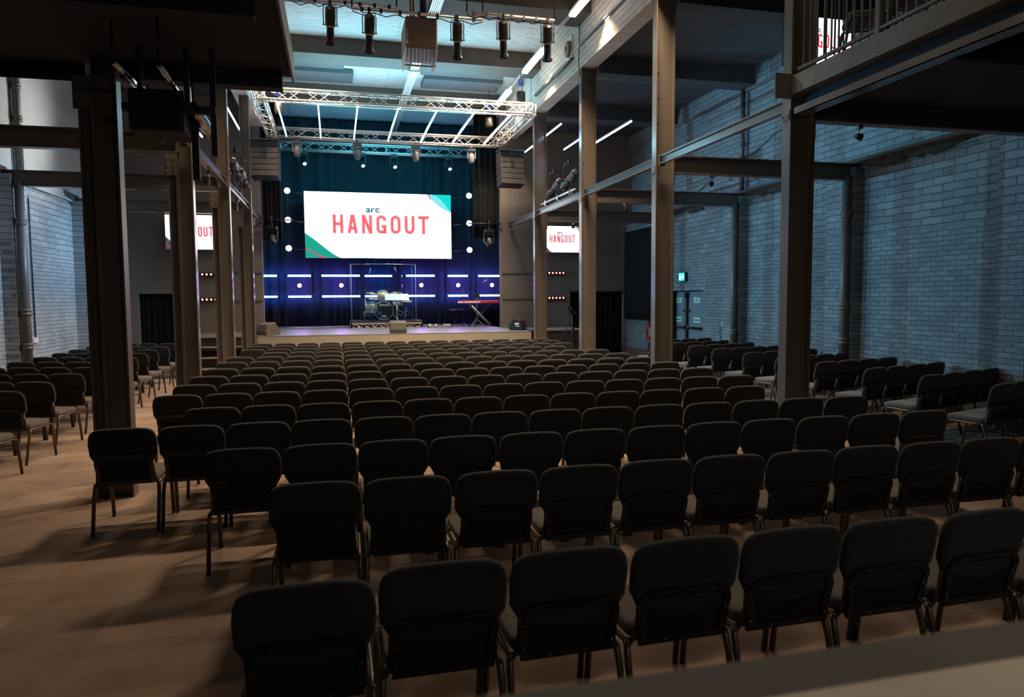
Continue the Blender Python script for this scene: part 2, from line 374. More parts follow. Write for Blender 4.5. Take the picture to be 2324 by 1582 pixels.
# front wall either side of the stage opening, with two curtained doorways
fw = MB()
for x0, x1 in ((XL-.3, -5.27), (-4.22, -2.0), (4.97, 7.22), (9.02, XR+.4)): fw.box(x0, x1, YF, YF+.2, 0, 8.2)
for x0, x1 in ((-5.27, -4.22), (7.22, 9.02)): fw.box(x0, x1, YF, YF+.2, 2.07, 8.2)
struct('wall_front', fw, 'dark')
struct('wall_stage_left', MB().box(-3.3, -3.1, YF+.2, 26, 0, 8.2), 'darker')
struct('wall_stage_right', MB().box(6.3, 6.5, YF+.2, 26, 0, 8.2), 'darker')
struct('wall_stage_back', MB().box(-3.3, 6.5, 25.6, 25.8, 0, 8.2), 'darker')
struct('wall_lobby_left', MB().box(-5.6, -3.9, 22.6, 22.8, 0, 2.6), 'darker')
struct('wall_lobby_right', MB().box(6.9, 9.3, 22.6, 22.8, 0, 2.6), 'darker')
struct('ceiling', MB().box(-2.3, 5.5, YB, 26, 8.02, 8.2), 'boards')
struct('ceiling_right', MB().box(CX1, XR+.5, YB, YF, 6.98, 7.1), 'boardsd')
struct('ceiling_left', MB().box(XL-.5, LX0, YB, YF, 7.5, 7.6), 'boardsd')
# pale block walls over the column lines
struct('wall_clerestory_right', MB().box(CX0, CX1, YB, YF, 6.74, 8.02), 'cwall')
struct('wall_clerestory_left', MB().box(-2.25, LX2, YB, YF, 6.74, 8.02), 'cwall')
# ledges at mezzanine level, with haunches of broken concrete
def ragged(x0, x1, y0, y1, z0, z1, seed):
    rnd = random.Random(seed); mb = MB(); n = max(6, int((y1-y0)/.12)); prev = None; ring = []
    for i in range(n+1):
        y = y0+(y1-y0)*i/n; e = math.sin(PI*i/n)
        dx = (.35+.65*e)*(1+.22*rnd.uniform(-1, 1)); dz = (.3+.7*e)*(1+.25*rnd.uniform(-1, 1))
        w_ = (x1-x0)*dx; h_ = (z1-z0)*dz
        ring.append([(x0, y, z1), (x0+w_*.9, y, z1), (x0+w_, y, z1-h_*.35), (x0+w_*.55, y, z1-h_*.8), (x0, y, z1-h_)])
    for i in range(n):
        for k in range(4): mb.quad(ring[i][k], ring[i][k+1], ring[i+1][k+1], ring[i+1][k])
        mb.quad(ring[i][4], ring[i][0], ring[i+1][0], ring[i+1][4])
    mb.quad(*ring[0]); mb.quad(*ring[-1]); return mb
tn = 0
def trim(mb, m):
    global tn; tn += 1
    return struct('trim_%d' % tn, mb, m)
trim(MB().box(XR-.05, XR+.2, YB, YF, 4.12, 4.30), 'plaster' if False else 'brickU')
trim(MB().box(XL-.2, XL+.06, YB, YF, 4.12, 4.30), 'plaster')
trim(MB().box(XR+.05, XR+.3, YB, YF, 6.55, 6.98), 'brickU')       # ring beam under the side ceiling
for yc in CY:
    trim(MB().box(XR-.20, XR, yc-.12, yc+.62, 0, 4.15), 'brickR')    # right pilasters
    trim(MB().box(XL, XL+.22, yc-.10, yc+.55, 0, 4.15), 'brickL')   # left pilasters
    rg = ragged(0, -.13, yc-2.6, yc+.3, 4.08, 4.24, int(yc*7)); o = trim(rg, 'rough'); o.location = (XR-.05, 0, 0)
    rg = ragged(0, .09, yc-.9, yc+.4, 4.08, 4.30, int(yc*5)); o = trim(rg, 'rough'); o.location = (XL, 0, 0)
# flush plaster strip with broken patches on the right pilaster
for (yy, z) in ((11.3, 3.35), (11.32, 1.95), (11.3, 1.3), (11.28, .95)):
    rg = ragged(0, -.022, yy-.10, yy+.12, z-.14, z+.10, int(z*100)); o = trim(rg, 'brickR'); o.location = (XR-.20, 0, 0)

# concrete beams of the high ceiling and the side ceiling
for i, (y, nm) in enumerate([(3.6, 'above the camera'), (7.3, 'above the mezzanine edge'), (10.9, 'nearest the heater'), (14.35, 'behind the heater'), (18.0, 'just ahead of the truss'), (21.8, 'over the stage opening')]):
    tag(MB().box(LX2, CX0, y-.36, y+.42, 7.62, 8.02).build('ceiling_beam', 'cbeam'),
        'brown painted concrete ceiling beam spanning the hall, %s' % nm, 'beam', 'concrete beams of the high ceiling')
for i, (y, nm) in enumerate([(11.01, 'second column'), (14.66, 'third column'), (18.35, 'farthest column')]):
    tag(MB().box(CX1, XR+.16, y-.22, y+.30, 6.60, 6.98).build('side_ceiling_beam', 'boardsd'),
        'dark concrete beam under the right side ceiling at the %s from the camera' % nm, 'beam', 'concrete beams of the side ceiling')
# dark acoustic panels between beams
for (x0, x1, nm) in ((-1.9, .35, 'left of'), (2.35, 4.6, 'right of')):
    tag(MB().box(x0, x1, 18.65, 19.55, 7.88, 8.0).build('acoustic_panel', 'panel', bevel=.01), 'dark grey acoustic panel on the ceiling ahead of the truss, %s the cable tray' % nm, 'acoustic panel', 'acoustic panels on the ceiling')
for (x0, x1, nm) in ((-1.7, .6, 'left of'), (2.5, 4.7, 'right of')):
    tag(MB().box(x0, x1, 19.9, 20.8, 7.88, 8.0).build('acoustic_panel', 'panel', bevel=.01), 'dark acoustic panel on the ceiling above the truss, %s the cable tray' % nm, 'acoustic panel', 'acoustic panels on the ceiling')

# ================================================================= COLUMNS AND BEAMS
def hcol(mb, x0, x1, yc, bf, z0, z1, t=.018):
    mb.box(x0, x0+t, yc-bf/2, yc+bf/2, z0, z1); mb.box(x1-t, x1, yc-bf/2, yc+bf/2, z0, z1)
    mb.box(x0+t, x1-t, yc-.007, yc+.007, z0, z1); return mb
rn = ['nearest', 'second', 'third', 'farthest']
def bolts(mb, pts, n=(0, -1, 0), r=.012, h=.012):
    for p in pts: mb.lathe(p, [(r, 0), (r, h*.7), (r*.6, h)], 8, n)
    return mb
for i, yc in enumerate(CY):
    t = thing('steel_column', (CX0+.165, yc, 0), 'grey painted steel column of the right hand row, %s to the camera' % rn[i] if i < 3 else 'grey painted steel column of the right hand row, beside the stage front', 'column', 'right hand row of steel columns')
    a = .165
    hcol(MB(), -a, a, 0, .155, 0, 6.74).build('shaft', 'steel', t)
    b = MB()
    bolts(b, [(x, -.078+.07, z) for x in (-.10,) for z in (4.75, 5.15, 5.55)])
    b.box(-a-.012, -a, -.07, .07, 3.92, 4.02); bolts(b, [(-a-.012, y, 3.96) for y in (-.04, .04)], (-1, 0, 0))
    b.box(a, a+.02, -.06, .06, 3.70, 3.95); bolts(b, [(a+.02, 0, z) for z in (3.75, 3.82, 3.89)], (1, 0, 0))
    b.build('bolted_cleat', 'steel', t)
    if i == 0:
        MB().box(-a-.22, -a+.12, -.10, -.08, 4.14, 4.42).build('square_plate', 'steel', t)
for i, yc in enumerate(CY):
    t = thing('steel_column', (LX2, yc, 0), ('grey painted steel column of the left hand row, %s to the camera' % rn[i]) if i < 3 else 'grey painted steel column of the left hand row, beside the stage front', 'column', 'left hand row of steel columns')
    hcol(MB(), -.21, 0, 0, .155, 0, 6.74).build('shaft', 'steel' if i else 'steeld', t)
    p = MB(); hcol(p, -.325, -.205, -.0, .15, 0, 3.93).build('side_post', 'steeld', t)
    b = MB().box(-.36, -.21, -.09, -.078, 3.62, 3.92)
    bolts(b, [(-.36+.045*k+.03, -.09, z) for k in (0, 2) for z in (3.68, 3.77, 3.86)]); b.build('bolted_cleat', 'steeld', t)
def ibeam_x(mb, x0, x1, yc, z0, z1, bf=.15, t=.016):
    mb.box(x0, x1, yc-bf/2, yc+bf/2, z0, z0+t).box(x0, x1, yc-bf/2, yc+bf/2, z1-t, z1).box(x0, x1, yc-.006, yc+.006, z0+t, z1-t); return mb
def ibeam_y(mb, y0, y1, xc, z0, z1, bf=.09, t=.013):
    mb.box(xc-bf/2, xc+bf/2, y0, y1, z0, z0+t).box(xc-bf/2, xc+bf/2, y0, y1, z1-t, z1).box(xc-.005, xc+.005, y0+0, y1, z0+t, z1-t); return mb
for i, yc in enumerate(CY):
    ww = 'the %s right column' % rn[i]
    tag(ibeam_x(MB(), CX1+.02, XR-.02, yc, 3.92, 4.21).build('cross_beam', 'steeld'), 'dark steel cross beam from %s over to the brick wall' % ww, 'beam', 'right hand cross beams')
    ww = 'the %s left column' % rn[i]
    if i == 0: continue
    b = ibeam_x(MB(), XL+.02, LX1-.01, yc, 3.94, 4.22)
    o = tag(b.build('cross_beam', 'steel'), 'brown grey steel cross beam from the left wall to %s' % ww, 'beam', 'left hand cross beams')
for i, (y0, y1) in enumerate([(7.53, 10.92), (11.10, 14.57), (14.75, 18.26), (18.44, 21.4)]):
    nm = ['between the nearest two columns', 'between the second and third columns', 'between the third and farthest columns', 'between the farthest column and the stage wall'][i]
    for side, xc in (('right', 5.25), ('left', -2.0)):
        t = thing('tie_beam', (xc, y0, 4.05), '%s hand steel tie beam running to the stage, %s' % (side, nm), 'beam', 'tie beams along the column lines')
        ibeam_y(MB(), 0, y1-y0, 0, 0, .135).build('beam', 'steel', t)
        q = MB()
        for yy in (.0, y1-y0-.012): q.box(-.06, .06, yy, yy+.012, -.03, .16)
        bolts(q, [(x, 0, z) for x in (-.045, .045) for z in (-.01, .145)]); q.build('end_plate', 'steel', t)

# ================================================================= MEZZANINES
t = thing('mezzanine_deck', (CX0, 0, 4.18), 'right hand balcony with rough concrete edge above dark soffit, at the nearest column', 'balcony')
MB().box(0, XR-CX0-.06, YB+.02, 7.36, .01, .22).build('deck_slab', 'deck', t)
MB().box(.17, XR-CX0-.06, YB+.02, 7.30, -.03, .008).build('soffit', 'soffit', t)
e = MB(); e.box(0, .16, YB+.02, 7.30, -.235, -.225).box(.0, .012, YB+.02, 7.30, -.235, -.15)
MB().box(.15, .165, YB+.02, 7.30, -.224, .0).build('shaded_beam_web', 'soffit', t)  # web takes the near-black soffit colour, its shade put into the material
e.build('edge_beam', 'steel', t)
for y in (1.2, 3.2, 5.3): ibeam_x(MB(), .2, XR-CX0-.08, y, -.26, -.03, .12).build('joist', 'soffit', t)
# railing
rl = thing('balcony_railing', (CX0+.02, 0, 4.4), 'brown painted steel balcony railing with thin upright bars above the concrete edge', 'railing')
a = MB().box(0, .04, -1, 7.28, .045, .075); a.box(0, .05, -1, 7.28, 1.06, 1.10); a.build('rail', 'steel', rl)
a = MB(); y = 7.2
while y > 3.2:
    a.box(.014, .028, y-.007, y+.007, .07, 1.06); y -= .115
a.box(.3, 3.9, 7.24, 7.28, .045, .075).box(.3, 3.9, 7.24, 7.28, 1.06, 1.1)
x = .35
while x < 3.9:
    a.box(x-.007, x+.007, 7.25, 7.265, .07, 1.06); x += .115
a.build('upright_bars', 'steel', rl)
for y in (6.05, 4.3): MB().box(-.005, .055, y-.03, y+.03, .0, 1.1).build('post', 'steel', rl)

t = thing('mezzanine_deck', (LX0, 0, 4.1), 'left hand technical balcony with black underside hanging over the near left seats', 'balcony')
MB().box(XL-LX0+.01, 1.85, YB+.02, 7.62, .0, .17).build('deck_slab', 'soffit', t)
MB().box(1.85, 1.87, YB+.02, 7.60, -.06, .20).build('edge_board', 'steeld', t)
b = MB(); b.box(.32, 1.76, 7.44, 7.60, -.16, -.002)
b.box(XL-LX0+.01, -.02, 7.62, 7.64, -.16, .0); b.build('end_beam', 'soffit', t)
for y in (.5, 2.2, 3.9, 5.6): ibeam_x(MB(), XL-LX0+.08, 1.7, y, -.2, -.001, .12).build('joist', 'soffit', t)

# ================================================================= CHAIRS
def make_chair():
    t = thing('stacking_chair', (0, 0, 0), 'chair', 'chair')
    # seat
    poly = rrect(-.225, .225, -.21, .225, .06)
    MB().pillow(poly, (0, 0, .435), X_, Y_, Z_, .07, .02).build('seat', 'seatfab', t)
    # backrest leaning back
    by = Vector((0, -.085, .455)).normalized(); bn = Vector((0, -by.z, by.y))   # bn points backwards
    half = [(.185, 0), (.198, .015), (.203, .09), (.208, .165), (.226, .20), (.248, .24), (.252, .34), (.247, .385), (.236, .42), (.215, .443), (.18, .456), (.11, .462), (0, .464)]
    poly = half+[(-a, b) for a, b in half[-2::-1]]
    o0 = Vector((0, -.205, .405))
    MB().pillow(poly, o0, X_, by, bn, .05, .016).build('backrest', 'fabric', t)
    # moulded hoop on the back
    def hoop(k, top):
        P = [(.203-k, .0+k)]; P += [(.208-k, .12)]
        for i in range(6):
            a = R(90*i/5); P.append((.145+(.07-k*.8)*math.cos(a), top-.07+(.07-k)*math.sin(a)))
        return P+[(-a, b) for a, b in P[::-1]]
    o, n = hoop(0, .255), hoop(.032, .255); mb = MB(); ob = o0+bn*.027
    k = len(o)
    def P3(p, d): return tuple(ob+X_*p[0]+by*p[1]+bn*d)
    for i in range(k):
        j = (i+1) % k
        mb.quad(P3(o[i], .016), P3(o[j], .016), P3(n[j], .012), P3(n[i], .012))
        mb.quad(P3(o[i], 0), P3(o[j], 0), P3(o[j], .016), P3(o[i], .016))
        mb.quad(P3(n[i], 0), P3(n[j], 0), P3(n[j], .012), P3(n[i], .012))
    mb.build('back_frame', 'chairblack', t)
    rv_ = MB()
    for (x, z) in ((-.12, .24), (.12, .24), (-.193, .14), (.193, .14), (-.19, .05), (.19, .05), (-.08, .016), (.08, .016)):
        rv_.lathe(ob+X_*x+by*z+bn*.013, [(.004, 0), (.003, .004)], 6, bn)
    rv_.build('rivets', 'chrome', t)
    # gathered cloth pocket
    mb = MB(); nx, nz = 24, 5
    for j in range(nz+1):
        for i in range(nx+1):
            x = -.168+.336*i/nx; fz = j/nz; edge = math.sin(PI*i/nx)
            z = .03+(.135-.025*edge)*fz
            d = .004+.020*edge**.5*fz+.005*fz*math.sin(i*1.9)*edge
            mb.v.append(tuple(ob+X_*x+by*z+bn*d))
    for j in range(nz):
        for i in range(nx):
            q = j*(nx+1)+i; mb.f.append((q, q+1, q+nx+2, q+nx+1)); mb.sm.append(True)
    o = mb.build('back_pocket', 'pocket', t)
    # frame and legs
    sf = MB()
    for s in (-1, 1):
        sf.tube([(s*.232, -.215, .395), (s*.236, -.10, .392), (s*.236, .12, .40), (s*.235, .19, .395)], .012, 6)
        sf.tube([(s*.222, -.205, .395), (s*.212, -.222, .44), (s*.206, -.238, .52), (s*.206, -.25, .58)], .010, 6)
    sf.bar((-.232, .12, .395), (.232, .12, .395), .010).bar((-.232, -.17, .392), (.232, -.17, .392), .010)
    sf.build('seat_frame', 'chairmetal', t)
    for s in (-1, 1):
        MB().tube([(s*.235, .19, .395), (s*.236, .205, .385), (s*.238, .215, .36), (s*.239, .262, .004)], .0155, 7).build('leg', 'chairmetal', t)
        MB().tube([(s*.234, -.185, .393), (s*.236, -.20, .375), (s*.240, -.225, .30), (s*.240, -.30, .004)], .0155, 7).build('leg', 'chairmetal', t)
    return t
proto = make_chair(); used = [False]
nch = 0
def visible(x, y, z=.6):
    v = Vector((x, y, z-CAMH)); d = v.dot(Fv)
    if d < .5: return False
    px = 1162+FPX*v.dot(rv)/d; return -130 < px < 2324+170
def place(x, y, rz, label, group, z=0):
    global nch
    if not visible(x, y): return None
    c = proto if not used[0] else copy_tree(proto); used[0] = True
    c.location = (x, y, z); c.rotation_euler = (0, 0, rz); tag(c, label, None, group); nch += 1
    return c
PX = .5145; X0 = -1.935
# rows of the centre block: (left end Y of the back tops, right end Y, first slot, last slot)
ROWS = [(2.72, 2.86, 3, 13), (4.02, 4.02, 3, 13), (5.10, 5.14, 2, 13), (6.18, 6.12, 0, 13), (7.17, 7.13, 1, 12), (8.235, 8.18, 0, 13), (9.19, 9.21, 0, 13),
        (10.19, 10.23, 0, 13), (11.27, 11.20, 0, 13), (12.42, 12.17, 0, 13), (13.45, 13.16, 0, 13), (14.50, 14.36, 1, 12), (15.47, 15.40, 0, 13), (16.50, 16.33, 0, 13), (17.47, 17.17, 0, 13)]
def rowname(i, n):
    if i == 0: return 'row nearest the camera'
    if i == n-1: return 'front row by the stage'
    if i < n/2: return '%s row from the back' % ORD[i]
    return '%s row from the front' % ORD[n-1-i]
for ri, (ya, yb, s0, s1) in enumerate(ROWS):
    ang = math.atan2(yb-ya, 14*PX)
    cnt = 0
    for sl in range(s0, s1+1):
        x = X0+PX*(sl+.5); y = ya+(yb-ya)*(sl+.5)/14+.29
        if ri == 0: y = 2.60+.29+.045*math.sin((sl-3)*.42)+(.03 if sl > 3 else -.02)
        y += random.uniform(-.012, .012)
        if place(x, y, ang+R(random.uniform(-1.2, 1.2)), 'black upholstered chair, %s from left, %s, centre block' % (ORD[cnt], rowname(ri, 15)), 'chairs of the centre block'):
            cnt += 1
# right block, rows angled towards the stage
for k in range(10):
    y0 = [6.42, 7.42, 8.40, 9.44, 10.46, 11.47, 12.55, 13.54, 14.44, 15.50][k]; n = 5 if k == 8 else 4
    ang = R([17, 17, 16, 14, 15, 14, 13.5, 15.5, 14, 13.5][k]); xs = 7.16 if n == 4 else 6.72
    for c in range(n):
        sp = .490; a = sp*(c+.5)
        x = xs+a*math.cos(ang)-.29*math.sin(ang); y = y0+a*math.sin(ang)+.29*math.cos(ang)
        place(x, y, ang+R(random.uniform(-1.5, 1.5)), 'black upholstered chair, %s from the aisle, %s, right block' % (ORD[c], rowname(k, 10)), 'chairs of the right block')
# left block
LB = [(-3.47, 8.15, -13), (-3.47, 9.12, -13.5), (-3.49, 10.09, -13.5), (-3.47, 11.11, -13), (-3.495, 12.11, -14), (-3.50, 13.08, -17), (-3.52, 14.10, -18), (-3.56, 15.08, -19), (-3.63, 16.12, -20), (-3.62, 17.11, -21), (-3.67, 18.29, -21)]
for k, (xr, yr, ag) in enumerate(LB):
    ang = R(ag)
    for c in range(4):
        a = -(.505*c+.255)
        x = xr+a*math.cos(ang)-.29*math.sin(ang); y = yr+a*math.sin(ang)+.29*math.cos(ang)
        if x < XL+.30: continue
        place(x, y, ang+R(random.uniform(-1.5, 1.5)), 'black upholstered chair, %s from the aisle, %s, left block' % (ORD[c], rowname(k, 11)), 'chairs of the left block')
# chairs on the right balcony
for i, (x, y, a) in enumerate([(5.62, 6.72, 60), (5.62, 6.12, 62)]):
    place(x, y, R(a), 'chair up on the right balcony behind the railing bars, %s the stage' % ('closer to' if i == 0 else 'farther from'), 'chairs on the balcony', z=4.4)

# ================================================================= STAGE
SZ = .98
stg = thing('stage', (0, 18.62, 0), 'low black topped stage with plain taupe fascia across the hall', 'stage')
MB().box(LX2+.01, CX0-.01, 0, .03, 0, SZ-.03).build('fascia', 'stagefront', stg)
MB().box(LX2+.01, CX0-.01, 0, 2.86, SZ-.03, SZ).box(-1.98, 4.95, 2.86, 6.9, SZ-.03, SZ).build('stage_top', 'stagetop', stg)
for x0, x1, yy in ((-3.6, LX1-.16, .40), (5.5, 7.0, .9)):
    MB().box(x0, x1, yy, 2.86, SZ-.04, SZ).build('side_landing', 'stagetop', stg)
    MB().box(x0, x1, yy+.02, yy+.05, 0, SZ-.04).build('side_panel', 'darker', stg)
    MB().box(x0, x1, yy-.02, yy, SZ-.04, SZ).build('nosing', 'alu', stg)
st = thing('stage_steps', (-3.0, 19.0, 0), 'black open steps with pale nosings left of the stage front', 'steps')
for k in range(3):
    z = SZ*(3-k)/4
    MB().box(-.55, .75, -.27*(k+1), -.27*k, z-.03, z).build('tread', 'darker', st)
    MB().box(-.55, .75, -.27*(k+1)-.012, -.27*(k+1), z-.03, z).build('nosing', 'alu', st)
MB().prism([(0, 0), (-.81, 0), (-.81, .22), (-.54, .22), (-.54, .46), (-.27, .46), (-.27, .71), (0, .71)], (-.58, 0, 0), Y_, Z_, X_, .03).prism([(0, 0), (-.81, 0), (-.81, .22), (-.54, .22), (-.54, .46), (-.27, .46), (-.27, .71), (0, .71)], (.75, 0, 0), Y_, Z_, X_, .03).build('stringer', 'darker', st)

def drape(name, x0, x1, y, z0, z1, m, label, wl=.16, amp=.05, group=None, seed=1, axis='x'):
    rnd = random.Random(seed); mb = MB(); n = int((x1-x0)/wl*8); ph = [rnd.uniform(0, 6) for _ in range(4)]
    nz = 6
    for j in range(nz+1):
        for i in range(n+1):
            u = (x1-x0)*i/n; f = 1+.25*math.sin(u*1.3+ph[0])
            d = amp*(math.sin(u*2*PI/wl*f+ph[1])*.6+.4*math.sin(u*2*PI/wl*.53+ph[2]+j*.12))
            z = z0+(z1-z0)*j/nz
            mb.v.append((x0+u, y+d, z) if axis == 'x' else (y+d, x0+u, z))
    for j in range(nz):
        for i in range(n): q = j*(n+1)+i; mb.f.append((q, q+1, q+n+2, q+n+1)); mb.sm.append(True)
    o = mb.build(name, m); so = o.modifiers.new('thick', 'SOLIDIFY'); so.thickness = .006
    return tag(o, label, 'curtain', group)
drape('stage_backdrop', -2.9, 6.2, 25.15, SZ, 7.9, 'backdrop', 'tall black pleated backdrop curtain behind the big screen', .30, .05, seed=3)
drape('stage_curtain', 4.20, 4.94, 21.80, 3.75, 7.62, 'curtain', 'raised bunched black curtain at the right edge of the stage opening', .15, .07, 'bunched side curtains', seed=5)
drape('stage_curtain', -1.96, -1.45, 21.80, 3.6, 7.62, 'curtain', 'raised bunched black curtain at the left edge of the stage opening', .15, .06, 'bunched side curtains', seed=8)
drape('doorway_curtain', -5.25, -4.24, 21.62, .02, 2.05, 'curtain', 'black curtain filling the doorway left of the steps', .13, .03, 'doorway curtains', seed=9)
drape('doorway_curtain', 7.24, 9.0, 21.62, .02, 2.05, 'curtain', 'black curtain filling the wide doorway right of the stage', .15, .04, 'doorway curtains', seed=10)
drape('wall_black_sheet', 19.3, 21.45, XR-.10, 1.2, 3.95, 'curtain', 'flat black sheet on the right wall above low bare brickwork', .5, .015, axis='y', seed=12)  # black sheet added over the dark stretch of the right wall
trim(MB().box(7.15, 9.05, YF-.03, YF, 2.07, 2.12), 'steeld')
# panel joints on the front wall beside the opening
pj_ = MB()
for z in (1.85, 2.64):
    pj_.box(5.02, 5.98, YF-.02, YF, z-.02, z+.01); pj_.box(-2.75, -2.03, YF-.02, YF, z-.02, z+.01)
trim(pj_, 'darker')

# ================================================================= SCREENS
def stroke(mb, pts, wd, ox, oz, y, closed=False):
    P = [Vector((p[0], p[1])) for p in pts]; n = len(P)
    L_, R2 = [], []
    for i in range(n):
        if closed: a = (P[i]-P[i-1]).normalized(); b = (P[(i+1) % n]-P[i]).normalized()
        else:
            a = (P[i]-P[i-1]).normalized() if i else (P[1]-P[0]).normalized()
            b = (P[i+1]-P[i]).normalized() if i < n-1 else a
        t = (a+b).normalized(); nn = Vector((-t.y, t.x)); k = wd/2/max(.4, nn.dot(Vector((-b.y, b.x))))
        L_.append(P[i]+nn*k); R2.append(P[i]-nn*k)
    m = n if closed else n-1
    for i in range(m):
        j = (i+1) % n
        mb.quad((ox+L_[i].x, y, oz+L_[i].y), (ox+R2[i].x, y, oz+R2[i].y), (ox+R2[j].x, y, oz+R2[j].y), (ox+L_[j].x, y, oz+L_[j].y))
def arc(cx_, cz_, rx, rz, a0, a1, n=8): return [(cx_+rx*math.cos(R(a0+(a1-a0)*i/n)), cz_+rz*math.sin(R(a0+(a1-a0)*i/n))) for i in range(n+1)]
def hangout(w_, h_, y):
    # seven condensed capitals centred on the origin, total width w_, cap height h_
    mb = MB(); lw = w_*.107; s = lw*.31; gap = (w_-7*lw)/6
    W = lw-s; H = h_-s; a, b = -W/2, W/2; c, d = -H/2, H/2; r = W/2
    for i, ch in enumerate('HANGOUT'):
        ox = -w_/2+lw/2+i*(lw+gap)
        def s_(p, cl=False): stroke(mb, p, s, ox, 0, y, cl)
        e0, e1 = -h_/2, h_/2
        if ch == 'H': s_([(a, e0), (a, e1)]); s_([(b, e0), (b, e1)]); s_([(a, 0), (b, 0)])
        elif ch == 'A': s_([(a, e0), (-s*.12, e1)]); s_([(b, e0), (s*.12, e1)]); s_([(a*.62, -h_*.22), (b*.62, -h_*.22)])
        elif ch == 'N': s_([(a, e0), (a, e1)]); s_([(b, e0), (b, e1)]); s_([(a, e1), (b, e0)])
        elif ch == 'G': s_([(b, d-r*1.15)]+arc(0, d-r, r, r, 0, 180)+arc(0, c+r, r, r, 180, 360)+[(b, -h_*.02-s/2)]); s_([(0, -h_*.02-s/2), (b+s/2, -h_*.02-s/2)]); s_([(b, c+r), (b, e0)])
        elif ch == 'O': s_(arc(0, d-r, r, r, 0, 180)+arc(0, c+r, r, r, 180, 360), True)
        elif ch == 'U': s_([(a, e1)]+arc(0, c+r, r, r, 180, 360)+[(b, e1)])
        elif ch == 'T': s_([(-lw*.55, e1-s/2), (lw*.55, e1-s/2)]); s_([(0, e1), (0, e0)])
    return mb
def screen(name, x0, x1, z0, z1, y, label, cat, tv=False, group=None):
    w_, h_ = x1-x0, z1-z0
    t = thing(name, ((x0+x1)/2, y, (z0+z1)/2), label, cat, group)
    f = .018 if tv else .0
    MB().box(-w_/2-f, w_/2+f, .004, .09, -h_/2-f, h_/2+f).build('casing', 'black', t)
    MB().box(-w_/2, w_/2, 0, .012, -h_/2, h_/2).build('display', 'e_tv' if tv else 'e_screen', t)
    def poly(nm, pts, m, d):   # pts are fractions of the display, z up
        mb = MB(); mb.quad(*[((px_-.5)*w_, -d, (pz-.5)*h_) for px_, pz in pts]); return mb.build(nm, m, t)
    dk, lt, md = ('e_scharc', 'e_sgrey', 'e_sgrey') if tv else ('e_sgreen', 'e_steal', 'e_saqua')
    def curve(pts, n=14):   # cubic bezier
        (ax, az), (bx, bz), (cx_, cz_), (dx, dz) = pts; o = []
        for i in range(n+1):
            u = i/n; v = 1-u; o.append((v**3*ax+3*v*v*u*bx+3*v*u*u*cx_+u**3*dx, v**3*az+3*v*v*u*bz+3*v*u*u*cz_+u**3*dz))
        return o
    poly('graphic_bottom_left', curve([(0, .372), (.09, .25), (.15, .08), (.235, 0)])+[(0, 0)], dk, .002)
    poly('graphic_top_right', curve([(.825, 1), (.88, .88), (.93, .77), (1, .725)])+[(1, 1)], md if not tv else 'e_sgrey', .002)
    poly('graphic_corner', curve([(.85, 1), (.93, .98), (.95, .85), (1, .73)])+[(1, 1)], lt if not tv else dk, .003)
    poly('graphic_mound', curve([(.29, 0), (.34, .075), (.40, .075), (.46, 0)]), 'e_sblue', .002)
    mb = MB(); q = curve([(0, .14), (.06, .10), (.08, .0), (.14, .0)], 10)
    stroke(mb, [((a-.5)*w_, (b-.5)*h_) for a, b in q], h_*.018, 0, 0, -.004)
    q = curve([(.843, 1), (.846, .97), (.85, .95), (.857, .92)], 4); stroke(mb, [((a-.5)*w_, (b-.5)*h_) for a, b in q], h_*.018, 0, 0, -.004)
    mb.build('graphic_line', 'e_sred2', t)
    ofx = .012*w_
    o = hangout(w_*.655, h_*.285, -.004).build('lettering', 'e_sred' if not tv else 'e_sred2', t); o.location = (ofx, 0, h_*.020)
    o['label'] = 'red HANGOUT lettering'
    put_text('logo_text', 'arc', h_*.135, 'e_snavy', (-.045*w_, -.004, h_*.245), t, 1.25, h_*.0045)
    put_text('logo_text', 'GREAT BRITAIN', h_*.036, 'e_sgrey', (.055*w_, -.004, h_*.225), t, .95)
    put_text('tagline_text', 'BUILDING RELATIONSHIPS & GROWING TOGETHER LOCALLY', h_*.036, 'e_sfaint', (ofx, -.004, -h_*.20), t, 1.42, 0, True)
    return t
screen('led_wall', -.92, 3.87, 3.24, 5.38, 24.2, 'huge bright LED wall reading HANGOUT above the drum riser', 'screen')
lw = bpy.data.objects['led_wall']
fr = MB()
fr.box(-2.3, 2.3, .14, .18, .95, .99).box(-2.3, 2.3, .14, .18, -.9, -.86)
for x in (-2.2, 2.2): fr.box(x-.025, x+.025, .14, .20, -3.33+1.07, 1.0)
for x in (-2.0, -1.0, 0, 1.0, 2.0): fr.box(x-.02, x+.02, .09, .14, -1.0, 1.08)
fr.build('support_frame', 'blackm', lw)
screen('wall_television', -4.47, -3.02, 3.28, 4.22, 21.25, 'television reading HANGOUT on the left wall above the doorway, partly behind columns', 'television', True)
screen('wall_television', 6.24, 7.50, 3.29, 4.10, 21.25, 'television reading HANGOUT on the wall right of the stage opening', 'television', True)
screen('wall_television', 7.30, 8.58, 5.72, 6.50, 10.6, 'upper television reading HANGOUT seen through the balcony railing bars', 'television', True)
for n_, (x, z0, z1, y) in zip(range(3), [(-3.75, 3.75, 4.3, 21.34), (6.87, 3.7, 4.1, 21.34), (7.94, 6.1, 6.6, 10.69)]):
    tv = [o for o in bpy.data.objects if o.name.startswith('wall_television')][n_]
    MB().box(-.2, .2, .09, .25 if n_ < 2 else .20, -.15, .45).build('wall_bracket', 'blackm', tv)

